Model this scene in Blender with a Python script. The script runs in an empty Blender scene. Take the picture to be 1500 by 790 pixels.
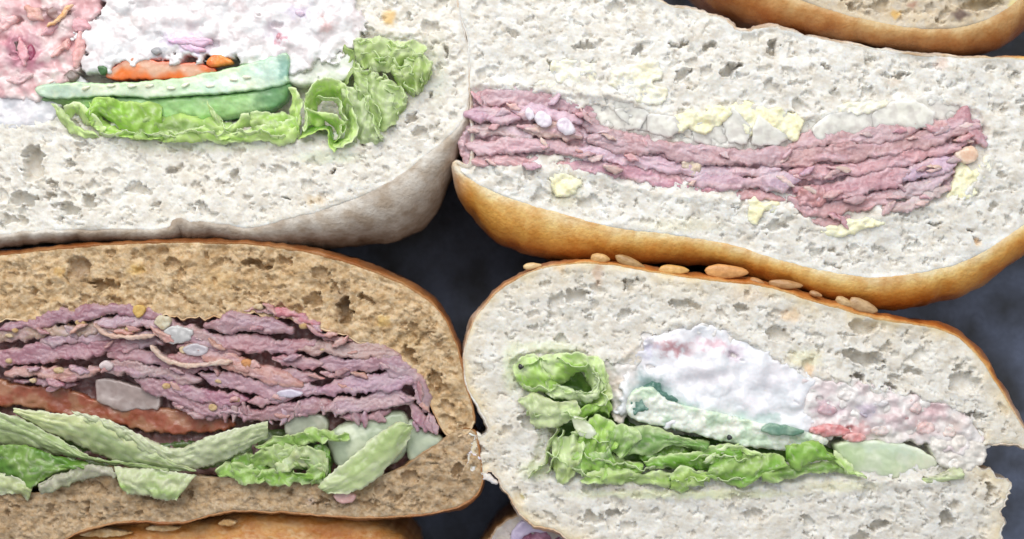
import bpy, math, random
import numpy as np

# ------------------------------------------------------------------ units
# layout unit: 1 u = 0.14 mm ; the cut faces lie around z = 0, the tray 4.6 cm below
S = 0.00014
CX, CY, HC = 750.0, 395.0, 2500.0

scene = bpy.context.scene
C = scene.collection
# ------------------------------------------------------------------ camera
cam_d = bpy.data.cameras.new('camera')
cam = bpy.data.objects.new('camera', cam_d); C.objects.link(cam)
cam.location = (0, 0, HC * S)
cam_d.sensor_width = 36.0
cam_d.lens = 36.0 * HC / 1500.0
cam_d.clip_start = 0.01; cam_d.clip_end = 10
scene.camera = cam
cam_d.dof.use_dof = True; cam_d.dof.focus_distance = HC * S - .001; cam_d.dof.aperture_fstop = 8.0
# ------------------------------------------------------------------ world + lamps (kitchen counter, soft window light)
w = bpy.data.worlds.new('World'); scene.world = w; w.use_nodes = True
bg = w.node_tree.nodes['Background']
bg.inputs[0].default_value = (0.86, 0.93, 1.0, 1); bg.inputs[1].default_value = 0.50
def area(name, loc, size, energy, col, target=(0, 0, 0)):
    from mathutils import Vector
    d = bpy.data.lights.new(name, 'AREA'); d.shape = 'RECTANGLE'
    d.size, d.size_y = size; d.energy = energy; d.color = col
    o = bpy.data.objects.new(name, d); C.objects.link(o); o.location = loc
    o.rotation_euler = (Vector(target) - Vector(loc)).to_track_quat('-Z', 'Y').to_euler()
    return o
area('window_light', (-0.12, 0.38, 0.42), (0.60, 0.44), 4.0, (1.0, 0.99, 0.975), (-0.02, 0.06, 0))
area('ceiling_light', (0.35, 0.10, 0.8), (0.5, 0.4), 0.8, (1.0, 0.97, 0.93))
scene.view_settings.view_transform = 'Standard'
scene.view_settings.look = 'None'
scene.view_settings.exposure = 0.0
scene.view_settings.gamma = 1.0

# ------------------------------------------------------------------ numpy noise
_r = np.random.RandomState(7)
_perm = _r.permutation(4096)
_ang = _r.rand(4096) * 2 * np.pi
_gx, _gy = np.cos(_ang), np.sin(_ang)
def perlin(x, y, seed=0):
    x = np.asarray(x, float) + seed * 17.37; y = np.asarray(y, float) + seed * 9.71
    xi = np.floor(x).astype(int); yi = np.floor(y).astype(int)
    fx = x - xi; fy = y - yi
    u = fx * fx * fx * (fx * (fx * 6 - 15) + 10); v = fy * fy * fy * (fy * (fy * 6 - 15) + 10)
    def g(ix, iy, dx, dy):
        h = _perm[(_perm[ix & 4095] + iy + seed * 131) & 4095]
        return _gx[h] * dx + _gy[h] * dy
    a = g(xi, yi, fx, fy); b = g(xi + 1, yi, fx - 1, fy)
    c = g(xi, yi + 1, fx, fy - 1); d = g(xi + 1, yi + 1, fx - 1, fy - 1)
    return ((a + u * (b - a)) * (1 - v) + (c + u * (d - c)) * v) * 1.5
def fbm(x, y, octs=3, seed=0, gain=0.5):
    r = 0; a = 1
    for i in range(octs):
        r = r + a * perlin(x, y, seed + i * 3); x = x * 2.03; y = y * 2.03; a *= gain
    return r
def sst(a, b, x):
    t = np.clip((x - a) / (b - a), 0, 1); return t * t * (3 - 2 * t)

# ------------------------------------------------------------------ curves and distances
def cr(pts, closed, sub=10):
    P = np.array(pts, float); n = len(P); out = []
    if not closed: Q = np.vstack([2 * P[0] - P[1], P, 2 * P[-1] - P[-2]])
    for i in range(n if closed else n - 1):
        if closed: p0, p1, p2, p3 = P[(i - 1) % n], P[i], P[(i + 1) % n], P[(i + 2) % n]
        else: p0, p1, p2, p3 = Q[i], Q[i + 1], Q[i + 2], Q[i + 3]
        for k in range(sub):
            t = k / sub
            out.append(0.5 * ((2 * p1) + (p2 - p0) * t + (2 * p0 - 5 * p1 + 4 * p2 - p3) * t * t + (3 * p1 - p0 - 3 * p2 + p3) * t ** 3))
    if not closed: out.append(P[-1])
    return np.array(out)
def resample(P, n=None, step=None, closed=False):
    Q = np.vstack([P, P[:1]]) if closed else P
    d = np.r_[0, np.cumsum(np.hypot(*(Q[1:, :2] - Q[:-1, :2]).T))]
    if n is None: n = max(4, int(d[-1] / step))
    s = np.linspace(0, d[-1], n, endpoint=not closed)
    return np.stack([np.interp(s, d, Q[:, k]) for k in range(Q.shape[1])], 1)
def sdf_poly(P, X, Y):
    sh = X.shape; x = X.ravel(); y = Y.ravel()
    dm = np.full(x.shape, 1e18); ins = np.zeros(x.shape, bool)
    n = len(P)
    for i in range(n):
        ax, ay = P[i][:2]; bx, by = P[(i + 1) % n][:2]
        ex, ey = bx - ax, by - ay; L = ex * ex + ey * ey + 1e-12
        t = np.clip(((x - ax) * ex + (y - ay) * ey) / L, 0, 1)
        dd = (x - ax - t * ex) ** 2 + (y - ay - t * ey) ** 2
        np.minimum(dm, dd, out=dm)
        if ay != by:
            c = ((ay > y) != (by > y)) & (x < ex * (y - ay) / (by - ay) + ax)
            ins ^= c
    d = np.sqrt(dm); d[ins] *= -1
    return d.reshape(sh)
def sdf_fast(P, X, Y, k=3):
    """signed distance on a coarse lattice, then bilinear"""
    x0, x1, y0, y1 = X.min() - 1, X.max() + 1, Y.min() - 1, Y.max() + 1
    nx = int((x1 - x0) / k) + 2; ny = int((y1 - y0) / k) + 2
    gx = x0 + np.arange(nx) * k; gy = y0 + np.arange(ny) * k
    G = sdf_poly(P, *np.meshgrid(gx, gy))
    fx = (X - x0) / k; fy = (Y - y0) / k
    ix = np.clip(fx.astype(int), 0, nx - 2); iy = np.clip(fy.astype(int), 0, ny - 2)
    fx = fx - ix; fy = fy - iy
    return (G[iy, ix] * (1 - fx) + G[iy, ix + 1] * fx) * (1 - fy) + (G[iy + 1, ix] * (1 - fx) + G[iy + 1, ix + 1] * fx) * fy
def line_dist(P, X, Y):
    """distance, arc length and signed side distance to an open polyline"""
    x = X.ravel(); y = Y.ravel(); dm = np.full(x.shape, 1e18); s = np.zeros(x.shape); t_ = np.zeros(x.shape); acc = 0
    for i in range(len(P) - 1):
        ax, ay = P[i][:2]; bx, by = P[i + 1][:2]
        ex, ey = bx - ax, by - ay; L = math.hypot(ex, ey) + 1e-9
        t = np.clip(((x - ax) * ex + (y - ay) * ey) / (L * L), 0, 1)
        dd = (x - ax - t * ex) ** 2 + (y - ay - t * ey) ** 2
        m = dd < dm
        dm[m] = dd[m]; s[m] = acc + t[m] * L
        t_[m] = (((y - ay) * ex - (x - ax) * ey) / L)[m]
        acc += L
    return np.sqrt(dm).reshape(X.shape), s.reshape(X.shape), t_.reshape(X.shape), acc

# ------------------------------------------------------------------ mesh output
def to_world(v):
    o = np.empty_like(v); o[:, 0] = (v[:, 0] - CX) * S; o[:, 1] = (CY - v[:, 1]) * S; o[:, 2] = v[:, 2] * S
    return o
def link_mesh(name, V, F, mat, parent=None, col=None, smooth=True, origin=None):
    """V in layout units, F quads (n,4) or tris (n,3)"""
    W = to_world(np.asarray(V, float))
    F = np.asarray(F, np.int32); k = F.shape[1]
    loc = np.zeros(3)
    if parent is not None: loc = np.array(parent.get('_o', (0, 0, 0)), float)
    ctr = np.array([W[:, 0].mean(), W[:, 1].mean(), W[:, 2].mean()])
    me = bpy.data.meshes.new(name)
    me.vertices.add(len(W)); me.vertices.foreach_set('co', (W - ctr).astype(np.float32).ravel())
    me.loops.add(F.size); me.loops.foreach_set('vertex_index', F.ravel())
    me.polygons.add(len(F)); me.polygons.foreach_set('loop_start', np.arange(0, F.size, k, dtype=np.int32))
    me.polygons.foreach_set('loop_total', np.full(len(F), k, np.int32))
    me.update(calc_edges=True)
    if smooth: me.polygons.foreach_set('use_smooth', np.ones(len(F), bool))
    if col is not None:
        a = me.color_attributes.new('Col', 'FLOAT_COLOR', 'POINT')
        c = np.ones((len(W), 4), np.float32); c[:, :3] = np.clip(col, 0, 1)
        a.data.foreach_set('color', c.ravel())
    me.materials.append(mat)
    o = bpy.data.objects.new(name, me); C.objects.link(o)
    o['_o'] = tuple(ctr)
    if parent is not None:
        o.parent = parent
        o.location = ctr - loc
    else: o.location = ctr
    return o
def field(name, sdf, hfn, bbox, mat, parent, colfn=None, step=1.8, skirt=40, R=6, inset=0.0):
    """solid lump: a fine grid clipped exactly on sdf=0, rounded rim, side walls"""
    x0, y0, x1, y1 = bbox
    gx = np.arange(x0, x1 + step, step); gy = np.arange(y0, y1 + step, step)
    X, Y = np.meshgrid(gx, gy)
    D = sdf(X, Y)
    Gy, Gx = np.gradient(D, step)
    g2 = np.maximum(Gx ** 2 + Gy ** 2, 0.25)
    Z = hfn(X, Y, D)
    Dn = np.minimum(D, 0)
    q = np.clip(1 + Dn / R, 0, 1)
    Z = Z - R * (1 - np.sqrt(np.maximum(1 - q * q, 0)))
    out = D > 0
    mv = np.where(out, D, 0)
    mv = np.minimum(mv, step * 1.6)
    X2 = X - mv * Gx / g2; Y2 = Y - mv * Gy / g2
    inn = D <= 0
    cell = inn[:-1, :-1] | inn[1:, :-1] | inn[:-1, 1:] | inn[1:, 1:]
    idx = np.arange(X.size).reshape(X.shape)
    a = idx[:-1, :-1][cell]; b = idx[:-1, 1:][cell]; c = idx[1:, 1:][cell]; d = idx[1:, :-1][cell]
    F = np.stack([a, d, c, b], 1)      # y is flipped in the world, so this winds upward
    used = np.unique(F)
    mp = np.full(X.size, -1); mp[used] = np.arange(len(used)); F = mp[F]
    V = np.stack([X2.ravel()[used], Y2.ravel()[used], Z.ravel()[used]], 1)
    col = None
    if colfn is not None:
        cc = colfn(X, Y, D, Z); col = cc.reshape(-1, 3)[used]
    if skirt:
        n = len(V)
        E = np.vstack([F[:, [0, 1]], F[:, [1, 2]], F[:, [2, 3]], F[:, [3, 0]]]).astype(np.int64)
        key = np.minimum(E[:, 0], E[:, 1]) * (n + 1) + np.maximum(E[:, 0], E[:, 1])
        u, ind, cnt = np.unique(key, return_index=True, return_counts=True)
        B = E[ind[cnt == 1]]
        bv = np.unique(B); m2 = np.full(n, -1); m2[bv] = n + np.arange(len(bv))
        V2 = V[bv].copy(); V2[:, 2] -= skirt
        V = np.vstack([V, V2])
        if col is not None: col = np.vstack([col, col[bv]])
        F = np.vstack([F, np.stack([B[:, 1], B[:, 0], m2[B[:, 0]], m2[B[:, 1]]], 1)])
    return link_mesh(name, V, F, mat, parent, col)

# ------------------------------------------------------------------ materials
def mat(name, rough=0.7, sss=0.0, rad=(1, .6, .4), sss_scale=0.001, noise=(), bump=(), coat=0.0, transl=0.0, spec=0.5,
        col=None, trans=0.0):
    """noise: list of (scale 1/u, amount, tint rgb) multiplies the vertex colour; bump: list of (scale, height u)"""
    m = bpy.data.materials.new(name); m.use_nodes = True
    nt = m.node_tree; N = nt.nodes; L = nt.links
    p = N['Principled BSDF']
    p.inputs['Roughness'].default_value = rough
    p.inputs['Specular IOR Level'].default_value = spec
    p.inputs['Coat Weight'].default_value = coat
    p.inputs['Coat Roughness'].default_value = 0.25
    if sss:
        p.inputs['Subsurface Weight'].default_value = sss
        p.inputs['Subsurface Radius'].default_value = rad
        p.inputs['Subsurface Scale'].default_value = sss_scale
    if trans: p.inputs['Transmission Weight'].default_value = trans; p.inputs['IOR'].default_value = 1.34
    geo = N.new('ShaderNodeNewGeometry')
    if col is None:
        at = N.new('ShaderNodeAttribute'); at.attribute_name = 'Col'; cur = at.outputs['Color']
    else:
        rgb = N.new('ShaderNodeRGB'); rgb.outputs[0].default_value = (*col, 1); cur = rgb.outputs[0]
    for sc, amt, tint in noise:
        n = N.new('ShaderNodeTexNoise'); n.inputs['Scale'].default_value = sc / S; n.inputs['Detail'].default_value = 3
        L.new(geo.outputs['Position'], n.inputs['Vector'])
        mr = N.new('ShaderNodeMapRange'); mr.inputs['From Min'].default_value = 0.4; mr.inputs['From Max'].default_value = 0.66
        mr.inputs['To Max'].default_value = amt; L.new(n.outputs['Fac'], mr.inputs['Value'])
        mx = N.new('ShaderNodeMix'); mx.data_type = 'RGBA'; mx.blend_type = 'MULTIPLY'
        L.new(mr.outputs[0], mx.inputs['Factor']); L.new(cur, mx.inputs['A']); mx.inputs['B'].default_value = (*tint, 1)
        cur = mx.outputs['Result']
    L.new(cur, p.inputs['Base Color'])
    nrm = None
    for sc, h in bump:
        n = N.new('ShaderNodeTexNoise'); n.inputs['Scale'].default_value = sc / S; n.inputs['Detail'].default_value = 4
        n.inputs['Roughness'].default_value = 0.6
        L.new(geo.outputs['Position'], n.inputs['Vector'])
        b = N.new('ShaderNodeBump'); b.inputs['Distance'].default_value = h * S; b.inputs['Strength'].default_value = 1
        L.new(n.outputs['Fac'], b.inputs['Height'])
        if nrm: L.new(nrm, b.inputs['Normal'])
        nrm = b.outputs[0]
    if nrm: L.new(nrm, p.inputs['Normal'])
    if transl:
        t = N.new('ShaderNodeBsdfTranslucent'); L.new(cur, t.inputs['Color'])
        ms = N.new('ShaderNodeMixShader'); ms.inputs[0].default_value = transl
        L.new(p.outputs[0], ms.inputs[1]); L.new(t.outputs[0], ms.inputs[2])
        L.new(ms.outputs[0], N['Material Output'].inputs['Surface'])
    return m
M_crumb = mat('crumb', rough=0.75, sss=0.6, rad=(1, .85, .65), sss_scale=0.0009, noise=[(0.02, .5, (.93, .9, .85)), (0.09, .7, (.88, .84, .78)), (.3, .4, (.9, .87, .82))], bump=[(0.3, .9)], spec=.3)
M_brown = mat('wholemeal_crumb', rough=0.8, sss=0.2, rad=(1, .6, .3), sss_scale=0.0008, noise=[(0.03, .6, (.86, .78, .66)), (0.12, .8, (.82, .72, .58)), (.3, .4, (.75, .62, .48))], bump=[(0.3, 1.3)], spec=.25)
M_crust = mat('crust', rough=0.36, sss=0.1, rad=(1, .5, .25), sss_scale=0.0008, noise=[(0.010, .9, (.80, .58, .38)), (0.04, .7, (.84, .68, .5)), (0.16, .5, (.86, .76, .62))], bump=[(0.04, 3.0), (0.2, 1.4)], spec=.35)
M_dust = mat('floury_crust', rough=0.75, noise=[(0.010, 1, (.56, .48, .42)), (0.045, .9, (.72, .64, .56)), (.16, .5, (.8, .76, .7))], bump=[(0.03, 4.0), (0.2, 1.5)], spec=.2)
M_meat = mat('sliced_meat', rough=0.27, sss=0.4, rad=(1, .45, .35), sss_scale=0.0009, noise=[(0.02, .6, (.98, .8, .74)), (0.10, .5, (.86, .76, .78))], bump=[(0.14, 1.2), (.5, .3)], spec=.5)
M_cream = mat('creamy_mayonnaise', rough=0.30, sss=0.35, rad=(1, .85, .8), sss_scale=0.0009, noise=[(0.03, .5, (.93, .87, .87)), (0.1, .5, (.88, .86, .86))], bump=[(0.12, .6)], spec=.5)
M_butter = mat('soft_butter', rough=0.4, sss=0.4, rad=(1, .8, .4), sss_scale=0.0012, noise=[(0.08, .4, (.97, .95, .82))], bump=[(0.12, 1.6)], spec=.45)
M_onion = mat('onion_flesh', rough=0.3, sss=0.9, rad=(1, 1, 1), sss_scale=0.002, noise=[(0.02, .4, (.92, .94, .9))], bump=[(0.04, 1.2)], spec=.6)
M_veg = mat('cut_vegetable', rough=0.3, sss=0.5, rad=(1, .8, .6), sss_scale=0.0015, noise=[(0.05, .5, (.88, .85, .8)), (0.16, .35, (.9, .84, .84))], bump=[(0.08, 1.5)], spec=.55)
M_leaf = mat('lettuce', rough=0.26, transl=0.22, sss=.25, rad=(.6, 1, .3), noise=[(0.03, .3, (.84, .94, .7)), (0.12, .2, (.88, .95, .8))], bump=[(0.05, 1.6), (0.22, .4)], spec=.5)
M_seed = mat('seed_shell', rough=0.35, noise=[(0.1, .7, (.7, .6, .5))], bump=[(0.15, 1.2)], spec=.5)

# ------------------------------------------------------------------ the tray
def make_tray():
    m = bpy.data.materials.new('dark_tray'); m.use_nodes = True
    nt = m.node_tree; N = nt.nodes; L = nt.links; p = N['Principled BSDF']
    geo = N.new('ShaderNodeNewGeometry')
    n1 = N.new('ShaderNodeTexNoise'); n1.inputs['Scale'].default_value = 0.012 / S; n1.inputs['Detail'].default_value = 4
    n2 = N.new('ShaderNodeTexNoise'); n2.inputs['Scale'].default_value = 0.3 / S; n2.inputs['Detail'].default_value = 2
    for n in (n1, n2): L.new(geo.outputs['Position'], n.inputs['Vector'])
    r = N.new('ShaderNodeValToRGB'); r.color_ramp.elements[0].position = .35; r.color_ramp.elements[1].position = .7
    r.color_ramp.elements[0].color = (.035, .037, .046, 1); r.color_ramp.elements[1].color = (.17, .205, .31, 1)
    L.new(n1.outputs['Fac'], r.inputs[0])
    mx = N.new('ShaderNodeMix'); mx.data_type = 'RGBA'; mx.blend_type = 'MULTIPLY'; mx.inputs['Factor'].default_value = .7
    r2 = N.new('ShaderNodeValToRGB'); r2.color_ramp.elements[0].position = .35; r2.color_ramp.elements[1].position = .65
    r2.color_ramp.elements[0].color = (.45, .45, .5, 1); L.new(n2.outputs['Fac'], r2.inputs[0])
    L.new(r.outputs[0], mx.inputs['A']); L.new(r2.outputs[0], mx.inputs['B'])
    L.new(mx.outputs['Result'], p.inputs['Base Color'])
    p.inputs['Roughness'].default_value = .5
    b = N.new('ShaderNodeBump'); b.inputs['Distance'].default_value = 1.2 * S; L.new(n2.outputs['Fac'], b.inputs['Height']); L.new(b.outputs[0], p.inputs['Normal'])
    gx = np.arange(-2300, 3800, 30.); gy = np.arange(-2600, 3400, 30.)
    X, Y = np.meshgrid(gx, gy)
    Z = -330 + 7 * fbm(X / 260, Y / 260, 3, 5)
    idx = np.arange(X.size).reshape(X.shape)
    F = np.stack([idx[:-1, :-1].ravel(), idx[1:, :-1].ravel(), idx[1:, 1:].ravel(), idx[:-1, 1:].ravel()], 1)
    o = link_mesh('tray_surface', np.stack([X.ravel(), Y.ravel(), Z.ravel()], 1), F, m)
    o['kind'] = 'structure'
make_tray()

# ------------------------------------------------------------------ builders
def thing(name, label, x, y, cat='sandwich', group='halved filled bread rolls packed in the tray'):
    o = bpy.data.objects.new(name, None); C.objects.link(o)
    loc = ((x - CX) * S, (CY - y) * S, -330 * S)
    o.location = loc; o.empty_display_size = .02
    o['_o'] = loc; o['label'] = label; o['category'] = cat
    if group: o['group'] = group
    return o

def bread(parent, ctrl, pocket, m, crust_m, base, crust_cols, name='bread_roll', seed=1, pores=1.0, pdepth=60, spots=(), bigpores=(),
          step=1.8, mottle=((.62, .57, .50), 13, .5), zoff=0.0, tilt=(0, 0), layer_dir=0.0, rough=1.0, edge_tint=None, pale=None):
    """ctrl: (x, y, side width, raggedness) round the cut face; the side wall swells by its width and tucks in to the tray"""
    P = resample(cr([tuple(q) + (1,) * (5 - len(q)) for q in ctrl], True, 12), step=3.0, closed=True)
    xy = P[:, :2]; sw = np.maximum(P[:, 2], 1.5); rg = P[:, 3]; bw = np.where(P[:, 2] <= 2.2, 0, np.clip(P[:, 4], 0, 1)); pale = base if pale is None else pale
    n = len(xy)
    T = np.roll(xy, -2, 0) - np.roll(xy, 2, 0); T /= np.hypot(*T.T)[:, None] + 1e-9
    Nn = np.stack([T[:, 1], -T[:, 0]], 1)
    area2 = np.sum(xy[:, 0] * np.roll(xy[:, 1], -1) - np.roll(xy[:, 0], -1) * xy[:, 1])
    if area2 < 0: Nn = -Nn
    s = np.arange(n) * 3.0
    k = np.arange(n)
    wob = fbm(s / 26, s * 0 + seed, 4, seed, .6)
    xy = xy + Nn * (wob * rg)[:, None]
    ctr = xy.mean(0)
    x0, y0 = xy.min(0) - 6; x1, y1 = xy.max(0) + 6
    pk = cr(pocket, True, 8) if pocket else None
    rng = random.Random(seed)
    def plane(X, Y): return zoff + tilt[0] * (X - ctr[0]) + tilt[1] * (Y - ctr[1])
    def sdf(X, Y): return sdf_fast(xy, X, Y)
    def h(X, Y, D):
        Xw = X + 6 * fbm(X / 15, Y / 15, 3, seed + 2, .6); Yw = Y + 5 * fbm(X / 15, Y / 15, 3, seed + 5, .6)
        H = 6 * fbm(X / 120, Y / 120, 2, seed + 9) + rough * (1.8 * fbm(X / 34, Y / 28, 2, seed + 11) + .7 * perlin(Xw / 8, Yw / 6.5, seed + 13) + .4 * perlin(Xw / 3.4, Yw / 3.4, seed + 15))
        Pm = np.zeros_like(H)
        A = (x1 - x0) * (y1 - y0)
        stamps = []
        for (amin, amax, dens, dk) in ((1.8, 3.8, 1 / 120., 1.0), (3.8, 8, 1 / 520., 1.1), (8, 15, 1 / 4500., .85)):
            for _ in range(int(A * dens * pores)):
                a = amin + (amax - amin) * rng.random() ** 1.6; b = a * (.4 + .4 * rng.random())
                stamps.append((rng.uniform(x0, x1), rng.uniform(y0, y1), a, b, layer_dir + rng.gauss(0, .8), dk * b * rng.uniform(.6, 1.3)))
        for (px, py, a, b, th, dp) in bigpores: stamps.append((px, py, a, b, th, dp * 1.3))
        for (px, py, a, b, th, dp) in stamps:
            rr = a + 9
            i0 = max(0, int((py - rr - y0) / step)); i1 = min(H.shape[0], int((py + rr - y0) / step) + 2)
            j0 = max(0, int((px - rr - x0) / step)); j1 = min(H.shape[1], int((px + rr - x0) / step) + 2)
            if i1 <= i0 or j1 <= j0: continue
            dx = Xw[i0:i1, j0:j1] - px; dy = Yw[i0:i1, j0:j1] - py
            c, s_ = math.cos(th), math.sin(th)
            q = ((dx * c + dy * s_) / a) ** 2 + ((-dx * s_ + dy * c) / b) ** 2
            v = dp * 1.5 * np.sqrt(np.maximum(1 - q ** 2.5, 0)) - .10 * dp * np.exp(-((q - 1.25) / .3) ** 2)
            sub = Pm[i0:i1, j0:j1]
            Pm[i0:i1, j0:j1] = np.where(np.abs(v) > np.abs(sub), v, sub)
        H = H - Pm * sst(0, 14, -D)
        H = H * sst(-2, 8, -D) + plane(X, Y)
        if pk is not None:
            Dp = sdf_fast(pk, X, Y) + 5 * fbm(X / 18, Y / 18, 3, seed + 21)
            H = H + 3.0 * np.exp(-(Dp / 9) ** 2) - 4 * sst(0, 10, -Dp) - pdepth * .6 * sst(18, 40, -Dp)
        return H
    base = np.array(base)
    def colf(X, Y, D, Z):
        c = np.ones(X.shape + (3,)) * base
        v = fbm(X / 45, Y / 45, 3, seed + 31)[..., None]
        c = c * (1 + .05 * v)
        mc_, ms_, ma_ = mottle
        e = (ma_ * sst(-.05, .5, fbm(X / ms_ / 1.5, Y / ms_, 4, seed + 60, .6)))[..., None]
        c = c * (1 - e) + np.array(mc_) * e
        e = (.5 * ma_ * sst(.0, .6, fbm(X / 55, Y / 38, 4, seed + 64, .6)))[..., None]
        c = c * (1 - e) + np.array(mc_) * e
        if edge_tint is not None:
            e = (np.exp(np.minimum(D, 0) / 16) * (.35 + .5 * sst(-.3, .4, fbm(X / 40, Y / 40, 3, seed + 70))))[..., None]
            c = c * (1 - e) + np.array(edge_tint) * e
        for (px, py, a, b, cc, st) in spots:
            Dq = ((X + 4 * perlin(X / 9, Y / 9, 3) - px) / a) ** 2 + ((Y + 4 * perlin(X / 9, Y / 9, 8) - py) / b) ** 2
            e = (st * np.exp(-Dq ** 2))[..., None]
            c = c * (1 - e) + np.array(cc) * e
        return c
    o = field(name, sdf, h, (x0, y0, x1, y1), m, parent, colf, step=step, skirt=4, R=.9)
    # side wall
    lv = [(-4, -5), (-1.4, -.9), (0, 0), (1.3, -.3)]
    K = 30
    rings = []; tt = []
    zB = -(30 + 1.1 * sw)
    pl = plane(xy[:, 0], xy[:, 1])
    hgt = 330.0
    for off, z in lv:
        rings.append(np.c_[xy + Nn * off, pl + z + 0 * sw]); tt.append(np.zeros(n))
    for i in range(1, K + 1):
        a = i / K * math.pi / 2
        off = 1.3 + (sw - 1.3) * math.sin(a)
        z = pl + zB * (1 - math.cos(a))
        p = xy + Nn * off[:, None]
        f = 1 + (-(zB) * (1 - math.cos(a))) / HC * .9      # real outline at that depth, a little larger than it looks from above
        p = np.array([CX, CY]) + (p - [CX, CY]) * f[:, None]
        rings.append(np.c_[p, z]); tt.append(np.full(n, math.sin(a)))
    last = rings[-1]
    for i in range(1, 14):
        a = i / 13 * math.pi / 2
        tuck = 0.16 * (1 - math.cos(a))
        p = last[:, :2] + (ctr - last[:, :2]) * tuck
        z = last[:, 2] + (-hgt - last[:, 2]) * math.sin(a)
        rings.append(np.c_[p, z]); tt.append(np.full(n, 1 + .6 * i / 13))
    V = np.array(rings); tt = np.array(tt)
    # relief
    nz = fbm(V[..., 0] / 40, (V[..., 1] + V[..., 2] * .8) / 40, 4, seed + 40)
    am = np.clip((np.arange(len(rings)) - 4) / 8, 0, 1)[:, None] * 2.6
    V[..., :2] += Nn[None] * (nz * am)[..., None]
    R_ = len(rings)
    i, j = np.meshgrid(np.arange(R_ - 1), np.arange(n), indexing='ij')
    a = i * n + j; b = i * n + (j + 1) % n; c = (i + 1) * n + (j + 1) % n; d = (i + 1) * n + j
    F = np.stack([a.ravel(), b.ravel(), c.ravel(), d.ravel()], 1)
    if area2 > 0: F = F[:, ::-1]
    ks = np.array([q[0] for q in crust_cols]); cs = np.array([q[1] for q in crust_cols])
    tn = np.clip(tt + .10 * fbm(V[..., 0] / 60, (V[..., 1] + V[..., 2]) / 30, 3, seed + 50), 0, 1.6)
    col = np.stack([np.interp(tn, ks, cs[:, q]) for q in range(3)], -1).reshape(-1, 3)
    bb = np.tile(bw, R_)[:, None]; col = col * bb + np.array(pale) * (1 - bb)
    link_mesh('crust', V.reshape(-1, 3), F, crust_m, o, col)
    return o

def meat_slice(parent, pts, wd, z0=0, slope=.25, seed=1, c=(.42, .25, .28), c2=(.5, .36, .4), name='meat_slice', skirt=45, rag=3.0, lump=4.0, m=None, step=1.7):
    if name == 'meat_slice': wd = wd * 1.15; slope = slope * .6
    L = cr([(p[0], p[1]) for p in pts], False, 6)
    L = resample(L, step=8)
    s = np.arange(len(L)) * 8.0
    L = L + np.c_[2.0 * perlin(s / 30, s * 0 + .3, seed), 3.0 * perlin(s / 34, s * 0 + 5.7, seed + 3)]
    x0, y0 = L.min(0) - wd - 12; x1, y1 = L.max(0) + wd + 12
    st = {}
    def sdf(X, Y):
        Xw = X + 1.3 * perlin(X / 8, Y / 8, seed + 1); Yw = Y + 1.3 * perlin(X / 8, Y / 8, seed + 2)
        d, sa, t, tot = line_dist(L, Xw, Yw)
        st['s'] = sa; st['t'] = t
        w_ = wd * (.85 + .35 * perlin(sa / 45, sa * 0 + .5, seed)) + rag * fbm(sa / 17, np.sign(t) * 3.3 + 0 * sa, 4, seed + 4, .6)
        w_ = w_ * (.45 + .55 * sst(0, 1.6 * wd, sa) * sst(0, 1.6 * wd, tot - sa))
        return d - w_
    def h(X, Y, D):
        sa, t = st['s'], st['t']
        z = z0 + slope * t
        z = z + 4.0 * perlin(sa / 70, t / 40, seed + 5)
        qx = sa + 7 * perlin(X / 22, Y / 22, seed + 20); qy = t + 5 * perlin(X / 22, Y / 22, seed + 21)
        msk = sst(-.25, .35, perlin(sa / 48, t / 30, seed + 22))            # smooth faces here, crumbly there
        z = z + lump * (.25 + .75 * msk) * (perlin(qx / 15, qy / 8, seed + 6) + .5 * perlin(qx / 6, qy / 5, seed + 7))
        z = z - .9 * np.exp(-(perlin(qx / 26, qy / 6, seed + 9) / .09) ** 2)
        z = z + .7 * perlin(X / 2.8, Y / 2.8, seed + 8)
        return z
    jr = random.Random(seed); k_ = jr.uniform(.84, 1.1); a = np.array(c) * np.array([k_, k_ * jr.uniform(.9, 1.08), k_ * jr.uniform(.88, 1.06)]); b = np.array(c2)
    def colf(X, Y, D, Z):
        sa, t = st['s'], st['t']
        f = sst(-.15, .5, fbm(sa / 60, t / 14, 3, seed + 12))[..., None]
        cc = a * (1 - f) + b * f
        e = (.45 * np.exp(np.minimum(D, 0) / 2.5) * sst(-.2, .3, perlin(sa / 20, np.sign(t) * 2.2 + 0 * sa, seed + 40)))[..., None]
        return cc * (1 - e) + np.array((.74, .62, .58)) * e
    return field(name, sdf, h, (x0, y0, x1, y1), m or M_meat, parent, colf, step=step, skirt=skirt, R=min(5, wd * .5))

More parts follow.
